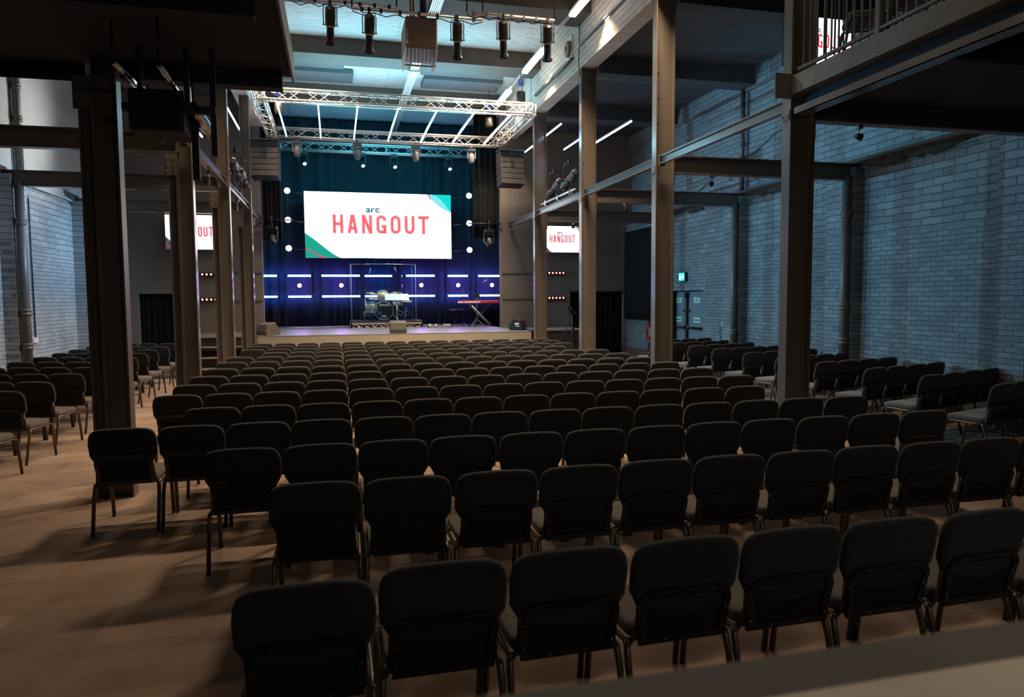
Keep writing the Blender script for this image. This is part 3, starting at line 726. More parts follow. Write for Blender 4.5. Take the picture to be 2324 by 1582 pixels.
# ================================================================= STAGE LIGHT FRAMES
def light_frame(xa, xb, y, yaw, par, label, led_x=None):
    t = thing('stage_light_tower', ((xa+xb)/2, y, SZ), label, 'stage light', 'upright light towers along the backdrop', yaw)
    w_ = (xb-xa)/2
    f = MB()
    for x in (-w_, w_): f.box(x-.015, x+.015, -.015, .015, 0, 1.78)
    f.box(-w_, w_, -.012, .012, .98, 1.0).box(-w_, w_, -.012, .012, 1.66, 1.68)
    for x in (-w_, w_): f.box(x-.02, x+.02, -.35, .25, 0, .03)
    f.build('frame', 'blackm', t)
    b0, b1 = led_x if led_x else (-w_+.1, w_-.1)
    for z in (1.0, 1.68):
        MB().box(b0, b1, -.06, -.012, z-.035, z+.035).build('led_batten', 'blackm', t)
        MB().box(b0, b1, -.068, -.060, z-.028, z+.028).build('batten_lens', 'e_bar', t)
    if par:
        p = MB().lathe((0, -.10, 1.36), [(.07, 0.12), (.085, .05), (.09, -.02)], 20, 'Y'); p.build('par_light', 'blackm', t)
        MB().lathe((0, -.125, 1.36), [(.062, 0), (.060, .01)], 20, 'Y').build('par_lens', 'e_par', t)
    return t
LF = [(-2.75, -1.80, 24.45, 3, False, 'leftmost, cut off by the wall', (-.45, .43)), (-1.60, -.68, 24.4, 2, True, 'second from the left', None),
      (-.47, .85, 24.3, 0, True, 'left of the drum screen', (-.62, .60)), (.90, 1.95, 24.5, 0, False, 'directly behind the drums', (-.46, .44)),
      (2.25, 3.40, 24.3, 0, True, 'right of the drum screen', (-.50, .46)), (3.66, 4.55, 24.4, -2, True, 'behind the red keyboard', None), (4.74, 5.85, 24.4, -2, True, 'rightmost, at the opening edge', (-.47, .45))]
for (a, b, y, yw, par, nm, lx) in LF: light_frame(a, b, y, R(yw), par, 'black upright frame with two glowing blue white bars, %s' % nm, lx)
for (x, p) in [(-1.14, 1), (.19, 1), (2.83, 1), (4.1, 1), (5.3, 1)]:
    lamp('par_halo_fill', 'POINT', (x, 24.66, 2.34), None, 22, (.50, .06, 1), shadow_soft_size=.05)  # unseen violet lamps added behind the pars, a halo cast on the backdrop
for x in (-2.1, -1.1, .1, 1.4, 2.8, 4.1, 5.2):
    for z in (1.95, 2.68):
        lamp('batten_halo_fill', 'AREA', (x, 24.86, z), (x, 25.2, z), 6.5, (.02, .18, 1.0), shape='RECTANGLE', size=.9, size_y=.06)  # unseen blue strips added, facing the backdrop to tint it behind the bars
# round audience blinders on hanging wires either side of the screen
for s_, x in (('left', -1.39), ('right', 4.36)):
    t = thing('hanging_light_string', (x, 23.48, 3.49), 'vertical string of three round white lights %s of the big screen' % s_, 'stage light', 'strings of round lights')
    for k, z in enumerate((1.78, .88, 0)):
        h = MB().lathe((0, 0, z), [(.07, .10), (.105, .04), (.11, -.02)], 20, 'Y').build('lamp_head', 'blackm', t)
        o = MB().lathe((0, -.035, z), [(.088, 0), (.085, .012)], 20, 'Y').build('lamp_lens', 'e_dot', h)
        MB().bar((-.0, .0, z), ((.45 if x < 0 else -.45), .45, z-.02), .008).build('arm', 'blackm', t)
    MB().bar((0, .0, -.1), (0, .0, 3.18), .006).build('wire', 'blackm', t)

# ================================================================= TRUSS
def boxtruss(mb, a, b, s=.24, r=.024, pitch=.34):
    a = Vector(a); b = Vector(b); d = (b-a); Lh = d.length; d.normalize(); n = d.cross(Z_).normalized(); u = Z_
    cs = [(-1, -1), (1, -1), (1, 1), (-1, 1)]
    for i, j in cs: mb.bar(a+n*i*s/2+u*j*s/2, b+n*i*s/2+u*j*s/2, r, 8)
    k = max(2, int(round(Lh/pitch))); 
    for f in range(4):
        (i0, j0), (i1, j1) = cs[f], cs[(f+1) % 4]
        for q in range(k):
            p0 = a+d*(Lh*q/k); p1 = a+d*(Lh*(q+1)/k)
            A, B = (p0+n*i0*s/2+u*j0*s/2, p1+n*i1*s/2+u*j1*s/2) if q % 2 == 0 else (p0+n*i1*s/2+u*j1*s/2, p1+n*i0*s/2+u*j0*s/2)
            mb.bar(A, B, r*.42, 5)
    for q in (0, Lh/2, Lh):
        for f in range(4):
            (i0, j0), (i1, j1) = cs[f], cs[(f+1) % 4]; p = a+d*q
            mb.bar(p+n*i0*s/2+u*j0*s/2, p+n*i1*s/2+u*j1*s/2, r*.7, 6)
    return mb
TZ = 6.52
ty0, ty1, tx0, tx1 = 17.30, 21.10, -1.62, 4.80
tr = thing('lighting_truss', ((tx0+tx1)/2, (ty0+ty1)/2, TZ), 'silver rectangular box truss hung over the stage front', 'truss')
cxm, cym = (tx0+tx1)/2, (ty0+ty1)/2
for (a, b) in (((tx0, ty0), (tx1, ty0)), ((tx0, ty1), (tx1, ty1)), ((tx0, ty0), (tx0, ty1)), ((tx1, ty0), (tx1, ty1))):
    boxtruss(MB(), (a[0]-cxm, a[1]-cym, 0), (b[0]-cxm, b[1]-cym, 0)).build('truss_span', 'alu', tr)
for (x, y) in ((tx0, ty0), (tx1, ty0), (tx0, ty1), (tx1, ty1)):
    MB().bar((x-cxm, y-cym, .1), (x-cxm, y-cym, 1.45), .006).build('hanging_cable', 'blackm', tr)
t2 = thing('rear_truss', (1.7, 23.6, 6.68), 'dim rear truss above the stage backdrop carrying moving heads', 'truss')
boxtruss(MB(), (-3.25, 0, 0), (3.25, 0, 0)).build('truss_span', 'alu', t2)
for x in (-3.0, 3.0): MB().bar((x, 0, .1), (x, 0, 1.33), .006).build('hanging_cable', 'blackm', t2)
TX = [-1.20, -.29, .60, 1.54, 2.46, 3.37, 4.28]
for i, x in enumerate(TX):
    t = thing('led_tube', (x, 17.3, 6.36), 'thin glowing white tube across the truss, %s from the left' % ORD[i] if i < 6 else 'thin glowing white tube across the truss, beside its right side span', 'led tube', 'led tubes across the truss')
    MB().bar((0, 0, 0), (0, 3.35, -.03), .015, 8).build('tube', 'e_led', t)
    MB().box(-.012, .012, -.02, 3.38, .018, .045).build('housing', 'alu', t)
# chain hoists
for (x, y, nm) in [(4.70, 17.9, 'right front corner'), (4.45, 20.6, 'right rear corner'), (-1.35, 20.3, 'left rear corner')]:
    t = thing('chain_hoist', (x, y, 6.85), 'black chain hoist with chain bag above the %s of the truss' % nm, 'hoist', 'chain hoists above the truss')
    MB().lathe((0, 0, 0), [(.10, 0), (.115, .03), (.115, .24), (.09, .27)], 14).build('chain_bag', 'black', t)
    MB().box(-.06, .06, -.09, .09, .42, .58).build('motor', 'blue', t, .015)
    MB().bar((0, 0, .58), (0, 0, .765 if y < 18.4 else 1.15), .008).bar((.04, 0, .2), (.03, 0, .45), .008).build('chain', 'blackm', t)
# moving heads
def moving_head(loc, label, group, m='greyp', lit=False, tilt=0, s=1.0):
    t = thing('moving_head', loc, label, 'stage light', group)
    MB().box(-.12*s, .12*s, -.09*s, .09*s, -.07*s, .01).box(-.03, .03, -.03, .03, .0, .09).build('base', m, t, .01)
    y = MB().box(-.13*s, -.10*s, -.04, .04, -.30*s, -.06*s).box(.10*s, .13*s, -.04, .04, -.30*s, -.06*s).box(-.13*s, .13*s, -.05, .05, -.10*s, -.07*s).build('yoke', m, t, .008)
    d = Vector((math.sin(tilt)*.3, -math.sin(abs(tilt)) if tilt else 0, -1)).normalized()
    h = MB().lathe(Vector((0, 0, -.26*s))-d*.12*s, [(.05*s, 0), (.085*s, .04*s), (.095*s, .12*s), (.085*s, .25*s), (.07*s, .28*s)], 16, d).build('head', m, t)
    if lit: MB().lathe(Vector((0, 0, -.26*s))+d*.162*s, [(.055*s, 0), (.05*s, .008)], 16, d).build('lens', 'e_lens', h)
    else: MB().lathe(Vector((0, 0, -.26*s))+d*.162*s, [(.055*s, 0), (.05*s, .008)], 16, d).build('lens', 'black', h)
    return t
for i, x in enumerate((-.96, .70, 2.37, 4.02)):
    moving_head((x, 21.15, 6.32), 'grey moving head hanging from the truss, %s' % ['leftmost', 'second from the left', 'third from the left', 'rightmost'][i]+' of four', 'grey moving heads on the truss')
for i, x in enumerate((-.87, .92, 1.93, 3.71)):
    moving_head((x, 23.55, 6.50), 'lit violet moving head on the rear truss, %s' % ['leftmost', 'second from the left', 'third from the left', 'rightmost'][i]+' of four', 'lit moving heads on the rear truss', 'blackm', True, .9)
for (x, s_) in ((-1.72, 'left'), (4.58, 'right')):
    t = moving_head((x, 21.35, 3.95), 'black moving head hanging at the %s edge of the stage opening below the curtain' % s_, 'black moving heads at the opening', 'blackm', False, .7, 1.3)
    MB().bar((0, 0, .05), (0, 0, .3), .02).bar(((-.6 if x > 0 else -.25), .08, .2), ((.40 if x > 0 else .6), .08, .2), .022).build('bracket', 'blackm', t)
# line arrays
for (x, s_, yw) in ((-1.74, 'left', -6), (5.03, 'right', 6)):
    t = thing('line_array', (x, 20.45, 6.12), 'curved black line array loudspeaker hanging %s of the stage' % s_, 'loudspeaker', 'hanging line arrays', R(yw))
    MB().box(-.38, .38, -.22, .2, .0, .05).bar((0, 0, .03), ((-.17 if x > 0 else .05), .0, .30), .015).build('fly_frame', 'blackm', t)
    y, z, an = 0, 0, 0
    for k in range(6):
        an = R(k*2.2); h = .165
        ay = Vector((0, math.cos(an), -math.sin(an))); az = Vector((0, math.sin(an), math.cos(an)))
        c = Vector((0, y, z))-az*h/2
        c2 = MB().obox(c+ay*.03, X_, ay, az, .36, .20, h/2-.006).build('cabinet', 'black', t, .008)
        g = MB().obox(c-ay*.175, X_, ay, az, .35, .012, h/2-.012).build('grille', 'grille', c2)
        d = (Vector((0, y, z))-az*h); y, z = d.y, d.z
    MB().box(-.045, -.02, -.212, -.200, -.98, .0).box(.02, .045, -.212, -.200, -.98, .0).build('rigging_strip', 'blackm', t)

# side led tubes
for i, (x, y0, y1, z, m, nm) in enumerate([(6.17, 14.3, 16.6, 5.6, 'e_ledc', 'rightmost, beyond the third column'), (5.85, 15.7, 17.9, 5.72, 'e_ledv', 'violet middle one, behind the third column'), (5.58, 17.3, 20.8, 6.22, 'e_led', 'leftmost, behind the farthest column'),
        ]):
    t = thing('hanging_led_tube', (x, y0, z), 'thin led tube hung under the right side ceiling, %s' % nm, 'led tube', 'led tubes over the right side')
    MB().bar((0, 0, 0), (0, y1-y0, 0), .02, 8).build('tube', m, t)
    MB().box(-.014, .014, -.02, y1-y0+.02, .016, .045).build('housing', 'blackm', t)
    MB().bar((0, .15, .04), (0, .15, 6.98-z), .003, 4).bar((0, y1-y0-.15, .04), (0, y1-y0-.15, 6.98-z), .003, 4).build('wire', 'blackm', t)
for i, (x, y0, y1, z, nm) in enumerate([(-2.35, 17.6, 20.2, 6.35, 'nearer the stage opening'), (-2.95, 16.2, 18.2, 5.7, 'farther from the stage opening')]):
    t = thing('hanging_led_tube', (x, y0, z), 'thin white led tube hung on the left side, %s' % nm, 'led tube', 'led tubes over the left side')
    MB().bar((0, 0, 0), (0, y1-y0, 0), .02, 8).build('tube', 'e_led', t)
    MB().box(-.014, .014, -.02, y1-y0+.02, .016, .045).build('housing', 'blackm', t)
    MB().bar((0, .15, .04), (0, .15, 7.5-z), .003, 4).bar((0, y1-y0-.15, .04), (0, y1-y0-.15, 7.5-z), .003, 4).build('wire', 'blackm', t)

# ================================================================= CEILING FITTINGS
k = 0
for (side, x) in (('right', 4.74), ('left', -1.5)):
    for (y0, y1, nm) in [(-.6, .9, 'farthest back'), (2.7, 4.2, 'fourth in front of the stage'), (6.4, 8.0, 'third in front of the truss'), (9.5, 11.2, 'above the spotlight bar'), (12.3, 13.95, 'above the heater'), (15.95, 17.65, 'ahead of the truss'), (19.3, 20.7, 'over the truss')]:
        t = thing('fluorescent_batten', (x, y0, 7.56), 'glowing fluorescent ceiling batten, %s hand row, %s' % (side, nm), 'ceiling light', 'fluorescent battens of the high ceiling')
        MB().prism(rrect(-.075, .075, -.07, .0, .03, 4), (0, 0, 0), X_, Z_, Y_, y1-y0).build('diffuser', 'e_tube', t)
        MB().box(-.06, .06, -.01, y1-y0+.01, .0, .05).build('spine', 'white', t)
        p = (6 if y0 < 3 else (28 if y0 < 9 else 270))*(1.2 if side == 'right' else .35)
        xl = x-.34 if side == 'right' else x+.34
        if p: lamp('batten_light', 'AREA', (xl, (y0+y1)/2, 7.46), (xl-(2.0 if side == 'right' else -1.2), (y0+y1)/2, 0), p, WARM, shape='RECTANGLE', size=.12, size_y=y1-y0, spread=R((114 if y0 > 9 else 165) if side == 'right' else 92))
    tag(MB().box(x-.035, x+.035, YB+.05, 21.3, 7.57, 7.615).build('light_trunking', 'alu'), 'thin metal trunking carrying the %s row of fluorescent battens' % side, 'trunking', 'light trunking')
t = thing('cable_tray', (2.03, 9, 7.56), 'pale ribbed cable tray running along the middle of the high ceiling', 'cable tray')
b = MB().box(-.10, .10, -8, 15.8, 0, .008)
for x in (-.1, -.055, -.018, .018, .055, .1): b.box(x-.006, x+.006, -8, 15.8, -.025, 0)
b.build('ribbed_tray', 'alu', t)
b = MB()
for y in (9.2, 11.4, 5.6, 1.9): b.box(-.13, .13, y-.03, y+.03, -.045, .01)
b.build('bracket', 'alu', t)
# unit heater
t = thing('unit_heater', (1.52, 12.4, 6.12), 'brown square warm air heater with louvred outlet hung from the ceiling', 'heater')
MB().box(-.27, .27, -.02, .80, 0, .52).build('casing', 'heater', t, .03)
MB().prism([(-.02, .0), (-.02, -.02), (.28, -.22), (.62, -.22), (.80, 0)], (-.27, 0, 0), Y_, Z_, X_, .012).prism([(-.02, .0), (-.02, -.02), (.28, -.22), (.62, -.22), (.80, 0)], (.258, 0, 0), Y_, Z_, X_, .012).build('outlet_cheek', 'alu', t)
b = MB()
for i in range(8):
    x = -.235+.067*i; b.box(x-.002, x+.002, .0, .27, -.20, .0)
b.build('louvre', 'alu', t); MB().box(-.26, .26, .27, .29, -.22, -.19).build('outlet_lip', 'alu', t)
MB().lathe((.05, .15, .50), [(.06, 0), (.06, .9)], 12).build('flue_pipe', 'blackm', t)
MB().bar((-.15, .2, .5), (-.18, .25, 1.5), .02, 8).bar((-.10, .2, .5), (-.13, .25, 1.5), .02, 8).build('copper_pipe', mat('copper', (.35, .16, .10), .4, .8), t)
MB().lathe((-.245, -.022, .08), [(.022, 0), (.02, .006)], 12, (0, -1, 0)).build('dial', 'white', t)
MB().lathe((-.245, -.022, .03), [(.018, 0), (.016, .006)], 12, (0, -1, 0)).build('red_badge', 'red', t)
put_text('maker_lettering', 'ambirad', .055, 'white', (-.245, -.026, .20), t, 1, 0, False, (PI/2, PI/2*-1, 0))
# lighting bars and profile spots
def scaff(name, a, b, label, r=.024):
    a = Vector(a); b = Vector(b); t = thing(name, a, label, 'lighting bar')
    MB().bar((0, 0, 0), b-a, r, 10).build('pipe', 'alu', t)
    n = 7
    for i in range(n):
        p = (b-a)*((i+.5)/n); MB().obox(p+Vector((0, 0, -.01)), X_, Y_, Z_, .02, .03, .032).build('tape_wrap', 'black', t)
    pts = []; d = b-a
    for i in range(13): pts.append(d*(i/12)+Vector((0, .03, -.03-.05*math.sin(i*PI/2.0)**2)))
    MB().tube(pts, .008, 5).build('cable', 'black', t)
    MB().bar((0, 0, 0), (0, 0, 8.0-a.z), .012, 6).build('drop_rod', 'blackm', t); MB().bar(d, d+Vector((0, 0, 8.0-b.z)), .012, 6).build('drop_rod', 'blackm', t)
    return t
scaff('lighting_bar', (-.55, 11.75, 6.50), (1.05, 11.75, 6.50), 'left section of the scaffold lighting bar above the centre seats')
scaff('lighting_bar', (.35, 11.62, 6.38), (2.42, 11.62, 6.38), 'middle section of the scaffold lighting bar, in front of the heater')
scaff('lighting_bar', (2.13, 11.45, 6.41), (3.58, 11.45, 6.40), 'right section of the scaffold lighting bar by the pale block wall')
def profile_spot(loc, pan, tilt, label, group, m='blackm', L_=.56):
    t = thing('profile_spotlight', loc, label, 'stage light', group, pan)
    d = Vector((0, math.cos(tilt), -math.sin(tilt))); u = Vector((0, math.sin(tilt), math.cos(tilt)))
    c = Vector((0, 0, -.36))
    MB().lathe(c-d*L_*.5, [(.05, 0), (.078, .02), (.082, .16), (.075, .27)], 8, d, False).build('lamp_house', m, t)
    MB().lathe(c-d*L_*.5+d*.27, [(.055, 0), (.058, .10), (.06, .24), (.083, .27), (.086, .30)], 14, d).build('lens_tube', m, t)
    MB().obox(c-d*L_*.5+d*.275, X_, u, d, .12, .006, .012).obox(c-d*L_*.5+d*.275, X_, u, d, .07, .075, .008).build('shutter', 'chrome', t)
    MB().tube([(-.10, c.y, c.z), (-.105, c.y*.6, -.12), (-.09, 0, -.05), (.09, 0, -.05), (.105, c.y*.6, -.12), (.10, c.y, c.z)], .008, 6).box(-.02, .02, -.03, .03, -.05, .03).build('yoke', m, t)
    return t
for i, (x, y, z) in enumerate([(.02, 11.75, 6.50), (.61, 11.62, 6.38), (2.0, 11.62, 6.38), (2.72, 11.45, 6.40), (3.46, 11.45, 6.40)]):
    profile_spot((x, y, z), R([2, 0, -8, -14, -16][i]), R(52), 'black profile spotlight hanging from the scaffold bar, %s' % ['leftmost of five', 'second from the left', 'just right of the heater', 'second from the right', 'rightmost of five'][i], 'spotlights on the scaffold bar')
# spots above the tie beams
for (side, x, y, nm) in (('right', 5.20, 15.55, 1), ('right', 5.22, 16.75, 2), ('left', -1.93, 15.7, 1), ('left', -1.91, 16.7, 2)):
    t = profile_spot((x, y, 4.33), R(0), R(16), '%s profile spotlight lying along the %s hand tie beam before the stage' % ('nearer' if nm == 1 else 'farther', side), 'spotlights on the tie beams', L_=.66)
    for ch in t.children: ch.location.z += .52
    t.scale = (1.2, 1.55, 1.2)
    MB().bar((0, -.1, .30), (-.06 if side == 'left' else .08, 0, -.14), .014).build('stand_arm', 'blackm', t)
for (side, x) in (('right', 5.25), ('left', -2.0)):
    t = thing('side_lighting_bar', (x, 15.1, 4.27), 'short scaffold bar clamped above the %s hand tie beam' % side, 'lighting bar', 'scaffold bars on the tie beams')
    MB().bar((-.06, 0, 0), (-.06, 2.6, 0), .024, 10).build('pipe', 'alu', t)
    c = MB()
    for y in (.3, 1.2, 2.2): c.box(-.10, -.02, y-.03, y+.03, -.08, .05)
    c.build('clamp', 'chrome', t)
for i, (x, y, tx, ty, p) in enumerate(FLOODS):
    t = thing('clamped_flood', (-2.0, y, 4.02), 'small flood clamped under the left tie beam, %s from the camera' % ORD[i], 'stage light', 'floods under the left tie beam')
    MB().box(-.03, .03, -.03, .03, -.04, .02).bar((0, 0, -.03), (0, 0, -.13), .008).build('clamp', 'chrome', t)
    MB().lathe((-.02, 0, -.18), [(.035, -.08), (.05, .02), (.045, .02)], 12, (1, -.3, -.2)).build('lamp_head', 'blackm', t)
# floods under the cross beams
for (x, y, z, nm) in [(6.2, 14.66, 3.90, 'third right cross beam'), (6.25, 18.35, 3.90, 'farthest right cross beam'), (6.2, 11.01, 3.90, 'second right cross beam'), (6.15, 7.44, 3.90, 'nearest right cross beam')]:
    t = thing('clamped_flood', (x, y, z), 'small black flood light clamped under the %s' % nm, 'stage light', 'floods under the cross beams')
    MB().box(-.03, .03, -.03, .03, -.03, .02).bar((0, 0, -.02), (0, 0, -.09), .008).build('clamp', 'chrome', t)
    MB().lathe((.0, 0, -.12), [(.03, -.04), (.045, .03)], 12, (1, 0, -.2)).build('lamp_head', 'blackm', t)

# gear slung beneath the left balcony
for (a, b, nm) in (((-1.68, 6.4, 3.78), (-1.72, 7.7, 3.86), 'left one, above the dark column'), ((-1.30, 6.2, 3.72), (-1.36, 7.55, 3.76), 'right one, carrying a lamp')):
    t = thing('slung_pipe', a, 'glinting steel pipe slung under the left balcony, %s' % nm, 'lighting bar', 'pipes under the left balcony')
    d = Vector(b)-Vector(a)
    MB().bar((0, 0, 0), d, .024, 10).build('pipe', 'chrome', t)
    MB().bar((0, 0, 0), (0, 0, 4.1-a[2]), .01).build('drop_rod', 'blackm', t); MB().bar(d, d+Vector((0, 0, (4.1 if b[1] < 7.6 else 4.1)-b[2])), .01).build('drop_rod', 'blackm', t)
t = thing('slung_projector', (-1.42, 7.15, 3.37), 'black slung box of lighting gear silhouetted beside the nearest left column', 'lighting gear')
MB().box(-.30, .15, -.2, .28, 0, .36).build('casing', 'soffit', t, .01)
MB().box(-.34, .42, -.25, -.18, .16, .22).build('cross_bar', 'soffit', t)
MB().box(.16, .20, -.2, -.15, .16, .73).box(.37, .42, -.2, -.15, -.2, .73).box(-.22, -.18, -.2, -.15, .3, .73).build('hanger', 'soffit', t)
t = thing('slung_lamp', (-1.18, 7.3, 3.55), 'black tubular lamp with blue glints hanging under the left balcony edge', 'stage light')
MB().lathe((0, 0, 0), [(.045, -.22), (.06, -.1), (.06, .1), (.05, .2)], 14, (.25, 1, -.45)).build('lamp_body', 'chrome', t)
MB().box(-.09, -.03, -.03, .03, -.55, .1).bar((-.06, 0, .05), (-.09, 0, .55), .01).build('hanger', 'soffit', t)

# fluorescent fitting and fan on the pale block wall, conduits
t = thing('wall_batten', (CX0-.05, 15.1, 7.05), 'unlit grey batten fixed low on the pale block wall', 'wall light')
MB().box(-.03, .05, 0, 2.9, 0, .05).bar((-.02, .05, -.02), (-.02, 1.2, -.02), .018, 8).build('spine', 'greyp', t)
t = thing('extractor_fan', (CX0-.02, 15.35, 7.35), 'brown round fan on a square plate on the pale block wall', 'fan')
MB().box(.0, .02, -.2, .2, -.26, .26).build('plate', 'white', t)
MB().lathe((0, 0, 0), [(.17, 0), (.18, .05), (.13, .07)], 18, (-1, 0, 0)).build('fan_ring', mat('brown fan', (.24, .17, .13), .7), t)
MB().lathe((-.06, 0, 0), [(.05, 0), (.04, .03)], 12, (-1, 0, 0)).build('hub', 'black', t)
tag(MB().tube([(CX0-.03, 9.0, 7.2), (CX0-.03, 14.6, 7.2)], .022, 8).build('conduit', 'greyp'), 'grey conduit running along the pale block wall towards the camera', 'conduit')
tag(MB().tube([(CX0-.03, 14.62, 7.62), (CX0-.03, 14.64, 7.2), (CX0-.05, 14.62, 6.8), (CX0-.03, 14.58, 6.55)], .010, 6).build('drop_cable', 'black'), 'black cable dropping down the pale block wall to the third column', 'cable')

# ================================================================= SIDE WALL FITTINGS
def downpipe(x, y, r, label, z1=4.0, m='steeld', group='cast iron pipes on the side walls'):
    t = thing('downpipe', (x, y, 0), label, 'pipe', group)
    MB().lathe((0, 0, 0), [(r, 0), (r, z1)], 18).build('pipe', m, t)
    for z in (1.0, 1.62, 3.25):
        if z < z1: MB().lathe((0, 0, z), [(r*1.02, 0), (r*1.28, .01), (r*1.28, .05), (r*1.1, .055), (r*1.1, .07), (r*1.28, .075), (r*1.28, .115), (r*1.02, .125)], 18).build('collar', m, t)
    return t
for i, yc in enumerate(CY):
    if i: downpipe(XL+.32, yc-.02, .075, 'brown cast iron pipe on the left brick wall, %s' % ['', 'nearest', 'behind the leftmost seats', 'farther along'][i])
for i, yc in enumerate(CY):
    nm = ['nearest the camera', 'just right of the nearest column', 'right of the fire door', 'farthest, in the dark corner'][i]
    downpipe(XR-.29, yc-.03, .07, 'brown cast iron pipe on the right brick wall, %s' % nm)
t = downpipe(XR+.04, 14.9, .055, 'upper cast iron pipe on the right wall above the mezzanine ledge', 2.3); t.location.z = 4.3
for yy, nm in ((15.75, 'nearer'), (19.95, 'farther')):
    t = downpipe(XL-.06, yy, .07, 'upper brown pipe on the left plaster wall, the %s of two' % nm, 3.1); t.location.z = 4.31
tag(MB().tube([(XR+.14, 13.0, 5.5), (XR+.13, 13.8, 5.38), (XR+.13, 14.6, 5.1), (XR+.13, 15.6, 5.08), (XR+.13, 17.2, 4.6)], .012, 6).build('wall_cable', 'greyp'), 'pale cable drooping across the upper right brick wall', 'cable')
def socket(x, y, z, label, s, z1=3.9):
    t = thing('socket_conduit', (x, y, z), label, 'socket', 'sockets fed by conduits')
    d = -1 if s == 'R' else 1
    MB().box(min(0, d*.05), max(0, d*.05), -.15, .02, -.05, .05).box(min(0, d*.05), max(0, d*.05), .03, .12, -.045, .045).build('socket_box', 'white', t)
    for k, yy in enumerate((-.05, .06)): MB().bar((d*.025, yy, .05), (d*.025, yy, z1-z), .013, 8).build('conduit', 'blackm', t)
    return t
socket(XR, 15.45, 1.22, 'white double socket under two black conduits on the right brick wall', 'R')
socket(XL, 15.77, 1.12, 'white double socket under two black conduits on the left brick wall', 'L')
tag(MB().tube([(XR-.05, 15.5+.0, 1.15), (XR-.06, 15.62, 1.0), (XR-.06, 15.55, .92)]+[(XR-.06, 15.45+.13*math.cos(a*PI/6), .80+.15*math.sin(a*PI/6)) for a in range(1, 14)], .009, 6).build('cable_loop', 'black'), 'coiled black cable hanging below the right wall socket', 'cable')
# fire exit: door in the right wall
XD = XR+.13
d1 = MB().box(XD, XD+.05, 16.62, 17.60, .02, 2.02).build('door_1', 'doorp'); d1['kind'] = 'structure'
d2 = MB().box(XD, XD+.05, 17.62, 18.62, .02, 2.02).build('door_2', 'doorp'); d2['kind'] = 'structure'
trim(MB().box(XR-.012, XR+.02, 16.35, 18.9, 2.05, 2.22), 'brickU')
trim(MB().box(XR+.18, XR+.4, 16.5, 18.7, 0, 2.1), 'darker')
for d, y0, y1 in ((d1, 16.64, 17.57), (d2, 17.65, 18.6)):
    MB().box(XD-.07, XD-.04, y0, y1, 1.02, 1.08).box(XD-.08, XD, y0, y0+.07, 1.0, 1.10).box(XD-.08, XD, y1-.07, y1, 1.0, 1.10).build('push_bar', 'chrome', d)
    yc = (y0+y1)/2
    MB().box(XD-.006, XD, yc-.16, yc+.16, 1.72, 1.86).box(XD-.006, XD, yc-.16, yc+.16, 1.2, 1.33).build('door_sign', 'cream', d)
    MB().box(XD-.009, XD-.006, yc-.12, yc+.12, 1.75, 1.79).box(XD-.009, XD-.006, yc-.13, yc+.13, 1.23, 1.29).box(XD-.009, XD-.006, yc-.08, yc+.08, 1.81, 1.84).build('sign_print', 'green', d)
    MB().lathe((XD-.01, yc-.35 if d is d2 else yc+.35, 1.5), [(.03, 0), (.03, .03)], 10, (-1, 0, 0)).build('lock_turn', 'black', d)
MB().box(XD-.03, XD, 17.56, 17.66, .05, 2.0).box(XD-.07, XD, 17.54, 17.68, 1.85, 2.0).build('vertical_bolt', 'blackm', d1)
t = thing('exit_sign', (XR-.04, 17.55, 2.42), 'glowing green running man exit sign over the fire door', 'sign')
MB().box(-.05, .05, -.17, .17, -.12, .12).build('casing', 'black', t, .008)
MB().box(-.058, -.05, -.155, .155, -.105, .105).build('lit_face', 'e_exit', t)
g = MB().lathe((-.060, .085, .055), [(.018, 0), (.016, .003)], 10, (-1, 0, 0))
for a, b in (((.08, .035), (.07, -.02)), ((.07, -.02), (.10, -.075)), ((.07, -.02), (.04, -.045)), ((.04, -.045), (.045, -.085)), ((.078, .03), (.11, .0)), ((.078, .03), (.04, .01))):
    g.bar((-.061, a[0], a[1]), (-.061, b[0], b[1]), .010, 5)
g.prism([(-.015, .02), (-.06, .02), (-.06, .055), (-.125, 0), (-.06, -.055), (-.06, -.02), (-.015, -.02)], (-.061, 0, 0), Y_, Z_, X_, .003)
g.build('pictogram', 'e_exitw', t)
t = thing('fire_extinguisher', (XR-.10, 19.55, .62), 'red fire extinguisher hung on low brickwork right of the doorway', 'fire extinguisher')
MB().lathe((0, 0, 0), [(.06, 0), (.085, .02), (.085, .42), (.06, .49), (.025, .52)], 20).build('cylinder', 'red', t)
MB().box(-.03, .03, -.015, .015, .52, .60).box(-.02, .02, -.09, .015, .58, .61).build('valve_handle', 'black', t)
MB().tube([(0, 0, .55), (-.06, -.07, .54), (-.10, -.07, .40), (-.10, -.04, .12)], .012, 7).build('hose', 'black', t)
MB().box(-.06, .03, -.088, -.083, .10, .36).build('instruction_label', 'white', t)
tag(MB().box(XR-.015, XR-.005, 19.1, 19.28, 1.12, 1.32).build('extinguisher_sign', 'white'), 'small white safety notice beside the red fire extinguisher', 'sign')
# red led strips on the front wall
for (s_, x0, n, z, nm) in [('left', -3.60, 5, 2.60, 'upper'), ('left', -3.62, 5, 1.90, 'lower'), ('right', 6.28, 7, 2.66, 'upper'), ('right', 6.28, 7, 1.88, 'lower')]:
    t = thing('red_led_bar', (x0, 21.44, z), '%s bar of glowing red led dots on the wall %s of the stage' % (nm, s_), 'stage light', 'red led bars')
    MB().box(-.06, (n-1)*.115+.06, -.02, .055, -.045, .045).build('housing', 'black', t)
    for i in range(n): MB().lathe((i*.115, -.02, 0), [(.026, 0), (.024, .008)], 12, (0, -1, 0)).build('led', 'e_red', t)

